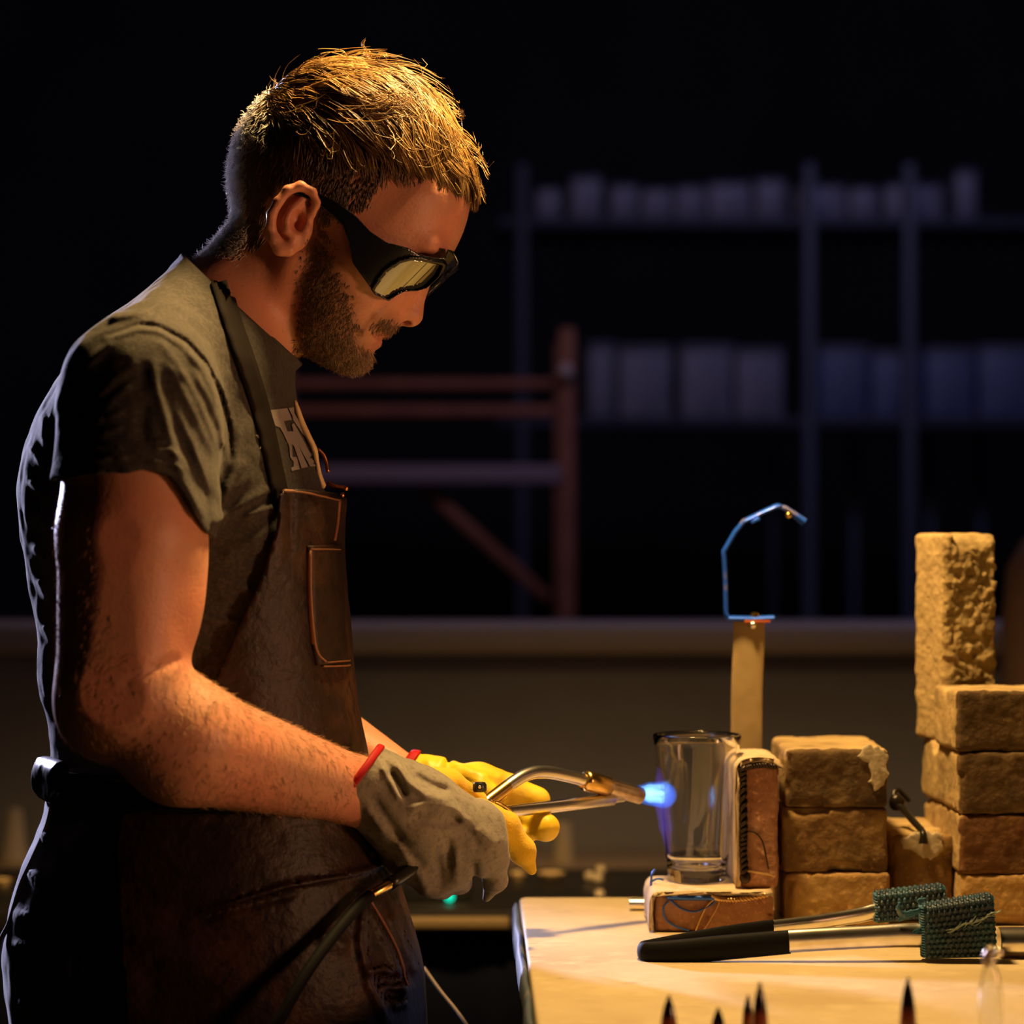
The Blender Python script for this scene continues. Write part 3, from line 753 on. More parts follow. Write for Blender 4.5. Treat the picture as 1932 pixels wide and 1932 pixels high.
def on_skin(n, polymask, extra=None):
    """random points of the visible skin inside a side view polygon"""
    c = BODY_V[BODY_Q].mean(1); ca = app(np.stack([c[:, 0], c[:, 1], -np.abs(c[:, 2])], -1)); m = poly2(ca[0].astype(np.float32), ca[1].astype(np.float32), polymask) < RNG.normal(-6, 7, len(c))
    if extra is not None: m &= extra(c)
    i = RNG.choice(np.nonzero(m)[0], n); q = BODY_V[BODY_Q[i]]; wts = RNG.dirichlet(np.ones(4), n)
    p = (q*wts[..., None]).sum(1); nr = np.cross(q[:, 2]-q[:, 0], q[:, 3]-q[:, 1]); nr /= np.linalg.norm(nr, axis=1, keepdims=True)+1e-9
    a, b = np.stack([nr[:, 0], nr[:, 2], -nr[:, 1]], -1), None
    return p.astype(np.float32), nr
def grow_short(p, nr, dirv, length, lift, wob, f, K=5):
    S = np.zeros((len(p), K, 3)); S[:, 0] = p-nr*1.0; D = np.broadcast_to(np.asarray(dirv, float), p.shape)+RNG.normal(0, wob, p.shape)
    D = D-(D*nr).sum(-1, keepdims=True)*nr; D /= np.linalg.norm(D, axis=-1, keepdims=True)+1e-9
    for s in range(1, K):
        t = D+nr*np.asarray(lift)[:, None]*(1-.5*s/K); t /= np.linalg.norm(t, axis=-1, keepdims=True)
        S[:, s] = S[:, s-1]+t*(length/(K-1))[:, None]; D = D+RNG.normal(0, wob*.6, p.shape)
    return S
d0, g0 = grad(body, BODY_V[::2000].astype(np.float32))
def outward(p, nr):
    d, g = grad(body, p[:400]); return nr if (g*nr[:400]).sum() > 0 else -nr
BEARD_H = [(604, 425), (626, 445), (632, 485), (646, 525), (664, 556), (672, 588), (684, 615), (668, 640), (684, 650), (705, 664), (706, 684), (690, 704), (640, 716), (580, 692), (556, 655), (556, 600), (562, 540), (566, 490), (582, 455)]
MOUST = [(752, 608), (738, 596), (720, 598), (700, 612), (690, 626), (716, 628), (740, 632), (756, 620)]
sets = []
p, nr = on_skin(9500, BEARD_H, lambda c: (c[:, 1] < 716)); nr = outward(p, nr)
chin = np.clip((p[:, 0]-590)/90, 0, 1)*np.clip((p[:, 1]-600)/70, 0, 1)
dv = np.stack([-.25+.35*chin, np.full(len(p), .95), np.zeros(len(p))], -1)
S1 = grow_short(p, nr, dv, (6.5+7*RNG.random(len(p)))*(1+.8*chin), .45+.3*RNG.random(len(p)), .38, body); t1 = .05+.5*RNG.random(len(p))**2+.8*chin*RNG.random(len(p))  # chin whiskers toned up for light bounced off the table
p, nr = on_skin(900, MOUST); nr = outward(p, nr)
S2 = grow_short(p, nr, (-.25, .9, 0), 8+6*RNG.random(len(p)), .25+.2*RNG.random(len(p)), .25, body); t2 = .1+.35*RNG.random(len(p))
S = np.concatenate([S1, S2]); V, F = prisms(S, np.full(len(S), .5))
beardm = mat('beard', (0.12, 0.058, 0.025), .45, spec=.5); attr_mix(beardm, 'tone', (0.55, 0.40, 0.24))
mesh('beard', uvw2world(V), F, beardm, person, kind='stuff', attrs={'tone': np.concatenate([t1, t2]).repeat(15)}, label='short brown beard, chin paled for bounced light')
FORE = [(330, 1246), (420, 1290), (500, 1340), (600, 1390), (690, 1430), (640, 1552), (450, 1545), (300, 1495), (180, 1440), (112, 1400), (104, 940), (150, 930), (200, 1150), (260, 1250)]
c_ = BODY_V[BODY_Q].mean(1); am = app(c_)
def on_arm(n, poly):
    m = (poly2(am[0].astype(np.float32), am[1].astype(np.float32), poly) < 3) & (c_[:, 2] < 0) & (c_[:, 1] > 860)
    i = RNG.choice(np.nonzero(m)[0], n); q = BODY_V[BODY_Q[i]]; wts = RNG.dirichlet(np.ones(4), n)
    nr = np.cross(q[:, 2]-q[:, 0], q[:, 3]-q[:, 1]); nr /= np.linalg.norm(nr, axis=1, keepdims=True)+1e-9
    p = (q*wts[..., None]).sum(1).astype(np.float32); return p, outward(p, nr)
p, nr = on_arm(5200, FORE)
fa = np.clip((p[:, 1]-1150)/150, 0, 1)[:, None]
S = grow_short(p, nr, np.array([-.1, .9, 0])*(1-fa)+np.array([.45, .8, 0])*fa, 11+9*RNG.random(len(p)), .25+.35*RNG.random(len(p)), .35, body, 4)
V, F = prisms(S, np.full(len(S), .42))
armhair = mat('arm_hair', (0.42, 0.25, 0.12), .45)
mesh('arm_hair', uvw2world(V), F, armhair, person, kind='stuff', label='fine pale hair on the forearm')

# ---- dark safety goggles
GMASK = [(560, 350), (605, 366), (640, 384), (672, 408), (699, 437), (729, 457), (769, 467), (792, 480), (817, 486), (840, 487), (844, 470), (853, 472), (864, 496), (855, 503), (830, 520), (804, 543), (786, 548),
         (763, 549), (747, 557), (733, 567), (707, 554), (687, 526), (665, 496), (657, 455), (646, 425), (600, 384), (556, 366)]
LENS = [(707, 549), (713, 537), (729, 513), (755, 497), (775, 492), (798, 494), (834, 502), (826, 522), (804, 541), (786, 546), (763, 547), (746, 555), (733, 564), (718, 557)]
def gcoord(p):
    u, v, w = p[..., 0], p[..., 1], np.abs(p[..., 2]); s = (u-600)*.855+(v-380)*.52; t = -(u-600)*.52+(v-380)*.855
    return s, t, w
def gshell(p, thick, grow=0.0):
    s, t, w = gcoord(p); s2 = s+.24*np.maximum(t, -40)
    A, B, n = 284.0, 190.0, 2.5
    rho = (np.abs(np.maximum(s2, 0)/A)**n+(w/B)**n)**(1/n)
    return np.abs((rho-1)*B-grow)-thick
def gm2(p):
    return app(np.stack([p[..., 0], p[..., 1], -np.abs(p[..., 2])], -1))
def frame_s(p):
    u, v = gm2(p); m = poly2(u, v, GMASK); l = poly2(u, v, LENS)
    d = np.maximum(gshell(p, 5.0), m)
    rim = np.maximum(gshell(p, 8.0), np.maximum(np.abs(l-4)-4, m-1))
    d = smin(d, rim, 3)
    return np.maximum(d, -(l-.5))
def lens_s(p):
    u, v = gm2(p); return np.maximum(gshell(p, 2.2, -1.0), poly2(u, v, LENS)-3)
gog = mat('goggle_frame', (0.006, 0.006, 0.009), .22, spec=.6)
lensm = mat('goggle_lens', (0.40, 0.42, 0.36), .05, metal=.9)
V, Q = polygonise(frame_s, (540, 330, -230), (900, 600, 230), 2.6, relax=1, slack=2.2)
gl = mesh('safety_goggles', uvw2world(V), Q, gog, person, label='black wraparound safety goggles')
for lo, hi in ((-230, -6), (6, 230)):
    V, Q = polygonise(lens_s, (660, 440, lo), (880, 600, hi), 2.2, relax=1, slack=2.2)
    mesh('lens', uvw2world(V), Q, lensm, gl, label='mirror dark goggle lens')
V, F = tube(smoothpath([(846, 470, -26), (858, 484, -14), (862, 496, 0), (858, 484, 14), (846, 470, 26)], 5), 4, 8)
mesh('bridge_clip', uvw2world(V), F, mat('chrome', (.8, .78, .74), .12, metal=1), gl)

# ---- work gloves
gloveg = mat('grey_suede', (0.235, 0.21, 0.165), .9, spec=.2, noise=[(18, (0.30, 0.265, 0.20), .45, .65), (220, (0.16, 0.14, 0.105), .5, .72)], bump=[(500, .5, .0009), (60, .3, .002)], Sheen_Weight=.2)
attr_mix(gloveg, 'palm', (0.74, 0.47, 0.02))
palmm = mat('yellow_hide', (0.82, 0.56, 0.02), .5, spec=.45, noise=(30, (0.66, 0.41, 0.02), .45, .7), bump=[(60, .35, .003), (300, .25, .0008)])
redm = mat('red_binding', (0.42, 0.003, 0.006), .65, spec=.3)
CUT = arr([.806, .59])
GF = [([(735, 1452), (752, 1478), (764, 1505)], -13, 8), ([(718, 1440), (740, 1480), (757, 1512)], 9, 7), ([(700, 1500), (740, 1560), (760, 1590)], -6, 9), ([(690, 1520), (725, 1575)], 5, 8), ([(840, 1530), (880, 1560), (905, 1600)], -5, 9), ([(750, 1590), (790, 1655)], 5, 9), ([(845, 1580), (850, 1640)], -6, 9), ([(741, 1432), (770, 1475), (803, 1500), (850, 1511)], 10, 9), ([(767, 1529), (803, 1516), (854, 1525), (890, 1560)], 8, 10),
      ([(780, 1462), (812, 1482), (850, 1494)], -8, 9), ([(774, 1542), (835, 1553), (872, 1542)], -9, 11), ([(735, 1560), (770, 1610), (800, 1640)], -5, 14), ([(825, 1610), (832, 1685)], -6, 11), ([(860, 1600), (862, 1672)], 6, 12),
      ([(790, 1640), (806, 1690)], 6, 10), ([(700, 1540), (760, 1600)], 4, 12), ([(900, 1560), (935, 1600)], 5, 14), ([(893, 1625), (896, 1660)], -7, 9)]
def glove_grey(p):
    d = rc(p, N(668, 1468, -225), N(780, 1535, -165), 72, 86, (1, 1, 1.12))
    d = smin(d, rc(p, N(775, 1535, -165), N(878, 1585, -125), 84, 78, (1, 1, .75)), 24)
    d = smin(d, rc(p, N(770, 1610, -160), N(818, 1652, -130), 46, 42), 24)
    d = smin(d, chain(p, [N(905, 1560, -115), N(928, 1620, -105), N(934, 1660, -92), N(918, 1694, -70)], [46, 32, 23, 8], 10), 14)
    d = smin(d, chain(p, [N(850, 1640, -125), N(866, 1660, -80), N(860, 1655, -45)], [36, 26, 20], 8), 10)
    d = smin(d, chain(p, [N(820, 1660, -125), N(832, 1672, -80), N(828, 1660, -45)], [30, 24, 18], 8), 8)
    return d
def glove_yel(p):
    d = chain(p, [N(905, 1540, -90), N(950, 1560, -45), N(985, 1605, -30), N(1003, 1642, -22)], [34, 30, 25, 10], 10)
    d = smin(d, chain(p, [N(775, 1472, -130), N(845, 1478, -60), N(900, 1510, -20)], [30, 28, 20], 10), 10)
    return d
def glove_near(p):
    d = smin(glove_grey(p), glove_yel(p), 7)
    d = d-folds(p, GF)-2.5*vnoise(p, 1/34., 41, 2)
    au, av = app(p); pl = (au-676)*CUT[0]+(av-1465)*CUT[1]
    hole = np.maximum(rc(p, N(668, 1468, -225), N(780, 1535, -165), 65, 60, (1, 1, 1.12)), pl-46)
    return np.maximum(smax(d, -pl, 3), -hole)
def bind_near(p):
    au, av = app(p); pl = (au-676)*CUT[0]+(av-1465)*CUT[1]
    return np.sqrt(np.maximum(np.abs(glove_grey(p)+2)-2, 0)**2+np.maximum(np.abs(pl-1)-3, 0)**2)-4.5
V, Q = polygonise(glove_near, (580, 1360, -330), (1040, 1740, 60), 3.2, relax=2, slack=2.0)
p32 = V.astype(np.float32); palm = np.clip((glove_grey(p32)-glove_yel(p32))/4+.5, 0, 1)
g1 = mesh('work_glove', uvw2world(V), Q, gloveg, person, attrs={'palm': palm}, label='grey suede glove with yellow palm and red cuff')
V, Q = polygonise(bind_near, (580, 1360, -330), (780, 1600, -90), 3.0, relax=1, slack=2.0)
mesh('cuff_binding', uvw2world(V), Q, redm, g1, label='red cuff binding')
def gfar(p):
    d = rc(p, N(772, 1462, 205), N(830, 1472, 185), 44, 46)
    d = smin(d, rc(p, N(840, 1482, 182), N(915, 1495, 165), 46, 48), 14)
    d = smin(d, chain(p, [N(905, 1472, 178), N(962, 1492, 170), N(1012, 1512, 178), N(1025, 1545, 190)], [36, 32, 26, 18], 8), 10)
    d = smin(d, chain(p, [N(905, 1500, 178), N(960, 1520, 175), N(1000, 1550, 165), N(1030, 1561, 125)], [34, 30, 28, 27], 8), 10)
    d = smin(d, chain(p, [N(890, 1520, 175), N(950, 1550, 175), N(985, 1575, 160), N(990, 1580, 130)], [30, 26, 24, 18], 8), 8)
    d = smin(d, chain(p, [N(880, 1530, 175), N(925, 1570, 170), N(950, 1590, 150)], [26, 22, 18], 8), 8)
    d = smin(d, chain(p, [N(870, 1470, 150), N(905, 1488, 118), N(940, 1506, 105)], [30, 24, 18], 8), 10)
    au, av = app(p); pl = (au-772)*.62-(av-1432)*-.78+12
    f = [([(846, 1430), (842, 1462), (850, 1490)], -9, 9), ([(870, 1450), (920, 1458), (950, 1470)], 5, 9), ([(860, 1470), (900, 1480)], -4, 7), ([(806, 1430), (815, 1470)], 4, 9)]
    d = d-folds(p, f, near=False)-2*vnoise(p, 1/26., 51, 2)
    pl = (au-774)*.80+(av-1432)*.60
    return np.maximum(d, -pl)
V, Q = polygonise(gfar, (700, 1390, 60), (1140, 1680, 270), 3.2, relax=2, slack=2.0)
g2 = mesh('work_glove', uvw2world(V), Q, palmm, person, label='far glove with its yellow palm turned to us')
def bind_far(p):
    au, av = app(p); pl = (au-774)*.80+(av-1432)*.60
    d = rc(p, N(772, 1462, 205), N(830, 1472, 185), 44, 46)
    return np.sqrt(np.maximum(np.abs(d)-2, 0)**2+np.maximum(np.abs(pl)-4, 0)**2)-4.5
V, Q = polygonise(bind_far, (700, 1390, 130), (860, 1560, 280), 3.2, relax=1, slack=2.0)
mesh('cuff_binding', uvw2world(V), Q, redm, g2, label='red cuff binding')

# ------------------------------------------------------------------ gas torch
chrome = mat('polished_steel', (.86, .82, .76), .27, metal=1, noise=(40, (.6, .55, .48), .5, .8))
brass = mat('brass', (.80, .52, .16), .25, metal=1)
steel = mat('heat_steel', (.62, .52, .42), .28, metal=1, noise=(60, (.35, .25, .2), .45, .7))
blackp = mat('black_plastic', (0.012, 0.012, 0.012), .35)
rubber = mat('black_rubber', (0.004, 0.004, 0.0045), .7, spec=.14, bump=(300, .2, .0006))
def tw(px, py, dw=0.0): return N(px, py, 10+(px-905)*.94+dw)
tl = uvw2world(tw(1000, 1500))
torch = root('gas_torch', tl, 'steel gas torch with bent burner tubes and blue flame held in the gloves', 'torch')
V, F = tube(uvw2world(smoothpath([tw(903, 1525), tw(935, 1501), tw(968, 1476), tw(990, 1463), tw(1012, 1457), tw(1040, 1458), tw(1075, 1465), tw(1106, 1473)], 6)), 12*K0*1.05, 20)
mesh('burner_tube', V, F, chrome, torch)
V, F = tube(uvw2world(np.array([tw(900, 1528), tw(926, 1508)])), 9*K0, 16); V2, F2 = tube(uvw2world(np.array([tw(921, 1512), tw(958, 1484)])), 13.6*K0, 20)
sharp(mesh('tube_sleeve', *joinVF([(V, F), (V2, F2)]), brass, torch))
V, F = tube(uvw2world(np.array([tw(1101, 1471.5), tw(1104, 1472.5), tw(1106, 1473), tw(1122, 1477.5), tw(1146, 1484), tw(1148, 1484.5)])), np.array([15, 18.5, 19.5, 19.5, 18.5, 17])*K0*1.05, 28)
sharp(mesh('burner_collar', V, F, brass, torch), 50)
a, b = np.array(tw(1146, 1484)), np.array(tw(1207, 1501)); dr = (b-a)/np.linalg.norm(b-a)
ln = np.linalg.norm(b-a)
V, F = lathe([(17.2*K0, 0), (17.2*K0, ln*K0), (14.5*K0, ln*K0), (13.5*K0, (ln-16)*K0), (0, (ln-16)*K0)], uvw2world(a), 32, axis=uvw2world(b)-uvw2world(a))
sharp(mesh('burner_nozzle', V, F, steel, torch))
V, F = tube(uvw2world(np.array([tw(955, 1531), tw(985, 1528), tw(1050, 1521), tw(1155, 1508), tw(1158, 1507.6)])), np.array([10.5, 11.5, 11.5, 12, 9])*K0*1.05, 20)
V2, F2 = tube(uvw2world(np.array([tw(1150, 1508.5), tw(1174, 1506), tw(1182, 1505), tw(1208, 1500)])), np.array([8, 8, 5.5, 4])*K0, 16)
sharp(mesh('pilot_tube', *joinVF([(V, F), (V2, F2)]), chrome, torch), 50)
V, F = tube(uvw2world(smoothpath([tw(932, 1512, -14), tw(950, 1520, -20), tw(965, 1532, -18), tw(970, 1546, -8)], 5)), 3.2*K0, 10); mesh('bail_wire', V, F, brass, torch)
V, F = lathe([(0, 0), (11, 0), (13, 3), (13, 14), (10, 18), (0, 18)], (0, 0, 0), 20); sharp(mesh('valve_knob', V*K0+uvw2world(N(905, 1494, -60)), F, blackp, torch), 50)
V, F = ball(uvw2world(N(905, 1485, -72)), 3.5*K0, 10, 6); mesh('knob_screw', V, F, chrome, torch)
V, F = tube(uvw2world(smoothpath([tw(905, 1524), N(850, 1580, -70), N(790, 1630, -175), N(735, 1668, -262)], 5)), 12*K0, 16); mesh('handle', V, F, blackp, torch)
V, F = tube(uvw2world(np.array([N(738, 1667, -260), N(733, 1669.5, -264), N(698, 1690, -288), N(692, 1693.5, -292)])), np.array([6.5, 9.5, 9.5, 7])*K0, 20); sharp(mesh('hose_fitting', V, F, brass, torch), 50)
hs = smoothpath([N(700, 1689, -286), N(680, 1706, -306), N(640, 1752, -352), N(585, 1825, -408), N(538, 1905, -440), N(500, 1990, -452), N(470, 2200, -455), N(450, 2700, -455), N(440, 3500, -470), N(600, 3905, -480), N(1200, 3915, -300)], 8)
ws = uvw2world(hs); ws[:, 2] = np.maximum(ws[:, 2], .007)
V, F = tube(ws, 11*K0, 14); mesh('gas_hose', V, F, rubber, torch, label='black rubber gas hose')
# flame: glowing gas in three nested volumes
def gas(name, color, strength):
    m = bpy.data.materials.new(name); m.use_nodes = True; nt = m.node_tree; nt.nodes.clear()
    o = nt.nodes.new('ShaderNodeOutputMaterial'); e = nt.nodes.new('ShaderNodeEmission'); e.inputs[0].default_value = (*color, 1); e.inputs[1].default_value = strength
    nt.links.new(e.outputs[0], o.inputs['Volume']); return m
FW = tw(1207, 1501)[2]
def fl(px, py, dw=0): return N(px, py, FW+(px-1207)*.7+dw)
def jet(p):
    d = 1e3
    for y0, y1, dw in ((1489, 1484, 0), (1492, 1496, -10), (1503, 1511, 0), (1500, 1504, 10), (1497, 1498, 8)):
        d = np.minimum(d, chain(p, [fl(1204, y0, dw), fl(1226, (y0+y1)/2, dw), fl(1250, y1, dw)], [4, 7.5, 6], 4))
    return d
V, Q = polygonise(jet, (1100, 1400, 120), (1400, 1640, 480), 2.0, relax=1); flm = mesh('flame', uvw2world(V), Q, gas('flame_core', (0.32, 0.75, 1.0), 105), torch, label='blue white gas flame')
V, Q = polygonise(lambda p: smin(jet(p)-4, chain(p, [fl(1206, 1500), fl(1252, 1500)], [15, 27], 6), 6), (1100, 1400, 120), (1400, 1640, 480), 2.5, relax=1); mesh('flame_mantle', uvw2world(V), Q, gas('flame_blue', (0.01, 0.20, 1.0), 40), flm)
V, Q = polygonise(lambda p: smin(chain(p, [fl(1244, 1450), fl(1247, 1500), fl(1256, 1560), fl(1264, 1625)], [5, 17, 13, 3], 6), chain(p, [fl(1236, 1500), fl(1252, 1502, -6)], [20, 24], 6), 10), (1100, 1380, 120), (1420, 1700, 480), 3, relax=1)
mesh('flame_veil', uvw2world(V), Q, gas('flame_violet', (0.18, 0.10, 1.0), 16), flm)
# ------------------------------------------------------------------ work table and what stands on it
ZT = 0.934
def PT(px, D, dz=0.0):
    """point on the table top seen in column px at depth D"""
    p = P(px, 966, D); return np.array([p.x, D, ZT+dz])
tabm = mat('table_board', (0.53, 0.42, 0.25), .62, spec=.35, noise=[(5, (0.40, 0.30, 0.17), .45, .75), (38, (0.60, 0.48, 0.30), .5, .75)], bump=[(160, .25, .0006), (12, .15, .003)])
nt = tabm.node_tree; b_ = nt.nodes['Principled BSDF']                 # scratches, burn marks and specks
mp = nt.nodes.new('ShaderNodeMapping'); mp.inputs['Scale'].default_value = (22, 90, 60)
tc_ = [n for n in nt.nodes if n.type == 'TEX_COORD'][0]
ns = nt.nodes.new('ShaderNodeTexNoise'); ns.inputs['Scale'].default_value = 1.0; ns.inputs['Detail'].default_value = 8; ns.inputs['Roughness'].default_value = .75
mr = nt.nodes.new('ShaderNodeMapRange'); mr.inputs[1].default_value = .60; mr.inputs[2].default_value = .70; mr.inputs[4].default_value = .85
mx = nt.nodes.new('ShaderNodeMix'); mx.data_type = 'RGBA'; mx.inputs['B'].default_value = (0.10, 0.075, 0.045, 1)
nt.links.new(tc_.outputs['Object'], mp.inputs[0]); nt.links.new(mp.outputs[0], ns.inputs['Vector']); nt.links.new(ns.outputs['Fac'], mr.inputs[0]); nt.links.new(mr.outputs[0], mx.inputs['Factor'])
nt.links.new(b_.inputs['Base Color'].links[0].from_socket, mx.inputs['A']); nt.links.new(mx.outputs['Result'], b_.inputs['Base Color'])
table = root('work_table', (0.62, 2.25, 0), 'pale scuffed work table top carrying glass, bricks and tongs', 'table')
xl = lambda D: 0.0072+(2.76-D)*0.0155
outl = [(xl(1.74), 1.74), (1.30, 1.74), (1.30, 2.76), (xl(2.76)+.006, 2.76), (xl(2.754), 2.754)]
bm = bmesh.new(); vs = [bm.verts.new((x, y, ZT-.045)) for x, y in outl]; f0 = bm.faces.new(vs)
r_ = bmesh.ops.extrude_face_region(bm, geom=[f0]); bmesh.ops.translate(bm, verts=[v for v in r_['geom'] if isinstance(v, bmesh.types.BMVert)], vec=(0, 0, .045))
bmesh.ops.recalc_face_normals(bm, faces=bm.faces); bmesh.ops.bevel(bm, geom=list(bm.edges), offset=.003, segments=3, affect='EDGES', profile=.5)
bm.verts.index_update(); V = np.array([v.co[:] for v in bm.verts]); F = [[v.index for v in f.verts] for f in bm.faces]; bm.free()
sharp(mesh('table_top', V, F, tabm, table))
ironm = mat('painted_iron', (0.05, 0.07, 0.11), .65, metal=.2, noise=(40, (0.16, 0.14, 0.13), .55, .7), bump=(70, .3, .001))
V, F = tube(np.array([(xl(D)-.0035+.0006*math.sin(D*40), D, ZT-.022+.0014*math.sin(D*23)) for D in np.linspace(1.75, 2.752, 40)]), .0042, 8, flat=4.2, flatdir=(0, 0, 1))
mesh('edge_band', V, F, ironm, table, label='dark metal edge band')
for x, y in ((.05, 1.80), (1.25, 1.80), (.05, 2.70), (1.25, 2.70)):
    V, F = box((x, y, (ZT-.046)/2), (.05, .05, ZT-.046), .004); mesh('leg', V, F, ironm, table)
for x, y, sx, sy in ((.65, 1.80, 1.15, .03), (.65, 2.70, 1.15, .03), (.05, 2.25, .03, .85), (1.25, 2.25, .03, .85)):
    V, F = box((x, y, ZT-.075), (sx, sy, .055), .002); mesh('apron_rail', V, F, ironm, table)

# ---- fire bricks
def brickmat(name, c1, c2, c3, pits=.6):
    return mat(name, c1, .9, spec=.2, noise=[(22, c2, .46, .62), (34, c3, .48, .85), (260, tuple(x*1.5 for x in c1), .58, .7)], bump=[(220, pits, .0016), (700, .4, .0006)])
def pale_sides(m): return attr_mix(m, 'crust', (0.52, 0.37, 0.18))  # every face but the front is mixed towards tan
B_BROWN = brickmat('brick_brown', (0.184, 0.104, 0.042), (0.301, 0.184, 0.071), (0.075, 0.042, 0.02))
B_OCHRE = brickmat('brick_ochre', (0.409, 0.249, 0.094), (0.309, 0.166, 0.066), (0.44, 0.28, 0.11))
B_DARK = brickmat('brick_dark', (0.095, 0.057, 0.026), (0.175, 0.112, 0.051), (0.04, 0.024, 0.014))
B_RED = brickmat('brick_red', (0.130, 0.059, 0.026), (0.182, 0.095, 0.039), (0.07, 0.036, 0.02))
B_PINK = brickmat('brick_pink', (0.40, 0.20, 0.115), (0.32, 0.145, 0.08), (0.48, 0.28, 0.17), .9)
B_TAN = brickmat('brick_tan', (0.32, 0.225, 0.10), (0.26, 0.175, 0.075), (0.38, 0.28, 0.14), .9)
for m_ in (B_BROWN, B_OCHRE, B_DARK, B_RED, B_TAN): pale_sides(m_)
def brick_geo(c, s, rz=0.0, seed=0, rough=.0013, pit=0.0, chips=3, h=.0022, pitface=None):
    s = np.asarray(s)/2.; r = np.random.default_rng(seed); rad = .0035
    ch = []
    for _ in range(chips):
        sg = r.choice([-1, 1], 3).astype(float); sg[1] = -1 if r.random() < .7 else sg[1]; k = r.integers(0, 3); n = sg.copy(); n[k] *= r.uniform(-.15, .15); n /= np.linalg.norm(n)
        pt = sg*s; pt[k] = r.uniform(-1, 1)*s[k]*(.9); ch.append((n.astype(np.float32), float(n@pt-r.uniform(.003, .008)), pt.astype(np.float32), r.uniform(.012, .03)))
    def f(p):
        q = np.abs(p)-(s-rad); d = np.sqrt((np.maximum(q, 0)**2).sum(-1))+np.minimum(q.max(-1), 0)-rad
        near = np.abs(d) < .012
        out = d.copy()
        if near.any():
            pn = p[near]; dn = d[near]
            dn = dn+rough*(vnoise(pn, 60, seed, 2)+.5*vnoise(pn, 260, seed+3))
            e = np.sort(s-np.abs(pn), axis=-1)[:, 1]                 # distance to the next edge
            dn = dn+np.clip(1-e/.007, 0, 1)*.0016*np.clip(vnoise(pn, 90, seed+7)+.2, 0, 1)
            for n, o, pt, rr in ch:
                g = pn@n-o+.002*vnoise(pn, 110, seed+11); m = np.linalg.norm(pn-pt, axis=-1) < rr
                dn = np.where(m, np.maximum(dn, g), dn)
            if pit:
                pr = pn@np.array([[.80, .36, -.48], [-.6, .48, -.64], [0, .8, .6]]); g = np.clip(vnoise(pr, 120, seed+21, 2)+.10, -.05, 1)+.6*np.clip(vnoise(pr+.01*vnoise(pr, 80, 4)[:, None], 270, seed+22, 2), -.3, 1)
                msk = np.clip((-pn[:, 1]-s[1]+.006)/.004, 0, 1) if pitface else 1.0
                dn = dn+pit*g*msk
            out[near] = dn
        return out.astype(np.float32)
    V, Q = polygonise(f, -s-.006, s+.006, h, relax=0)
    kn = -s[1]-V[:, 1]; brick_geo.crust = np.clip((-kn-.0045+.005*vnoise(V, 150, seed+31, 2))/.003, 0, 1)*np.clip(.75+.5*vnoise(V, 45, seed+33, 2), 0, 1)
    R = np.array([[math.cos(rz), -math.sin(rz), 0], [math.sin(rz), math.cos(rz), 0], [0, 0, 1]])
    V = V@R.T+np.asarray(c); return V, Q
def fire_brick(label, m, px0, px1, yt, yb, D, depth, rz=0.0, seed=0, group='loose fire bricks on the table', zb=None, zt=None, **kw):
    k = PX(D); z1 = EYE-(yt-966)*k if zt is None else zt; z0 = EYE-(yb-966)*k if zb is None else zb
    x0, x1 = (px0-966)*k, (px1-966)*k
    R = np.array([[math.cos(rz), -math.sin(rz)], [math.sin(rz), math.cos(rz)]])
    c2 = np.array([x0, D])+R@np.array([(x1-x0)/2, depth/2])
    V, Q = brick_geo((c2[0], c2[1], (z0+z1)/2), (x1-x0, depth, z1-z0), rz, seed, **kw)
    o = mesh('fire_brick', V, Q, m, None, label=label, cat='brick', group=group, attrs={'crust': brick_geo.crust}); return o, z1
DF = 2.565
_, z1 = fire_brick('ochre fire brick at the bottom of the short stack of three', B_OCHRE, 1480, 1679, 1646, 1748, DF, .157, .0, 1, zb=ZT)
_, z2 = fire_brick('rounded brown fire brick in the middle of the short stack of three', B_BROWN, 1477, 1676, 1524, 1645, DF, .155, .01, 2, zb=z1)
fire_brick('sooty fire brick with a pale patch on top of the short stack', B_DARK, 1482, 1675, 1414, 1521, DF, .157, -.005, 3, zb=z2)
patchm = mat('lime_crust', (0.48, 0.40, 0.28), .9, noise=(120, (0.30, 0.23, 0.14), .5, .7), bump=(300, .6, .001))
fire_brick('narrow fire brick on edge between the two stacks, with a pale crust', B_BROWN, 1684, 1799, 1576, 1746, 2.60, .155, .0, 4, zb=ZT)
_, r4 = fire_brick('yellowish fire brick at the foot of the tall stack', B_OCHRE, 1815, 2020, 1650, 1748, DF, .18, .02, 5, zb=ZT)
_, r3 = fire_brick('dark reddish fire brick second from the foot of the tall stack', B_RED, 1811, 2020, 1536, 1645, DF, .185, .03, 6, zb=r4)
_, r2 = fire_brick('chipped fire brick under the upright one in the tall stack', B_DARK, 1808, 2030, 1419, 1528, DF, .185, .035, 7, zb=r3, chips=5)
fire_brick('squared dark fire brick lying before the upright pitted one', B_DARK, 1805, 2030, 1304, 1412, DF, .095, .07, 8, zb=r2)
fire_brick('upright tan fire brick with a coarse pitted face, tallest of all', B_TAN, 1783, 1892, 1008, 1400, 2.675, .066, .30, 9, zb=r2, zt=1.2795, pit=.0040, pitface=True, h=.0016)
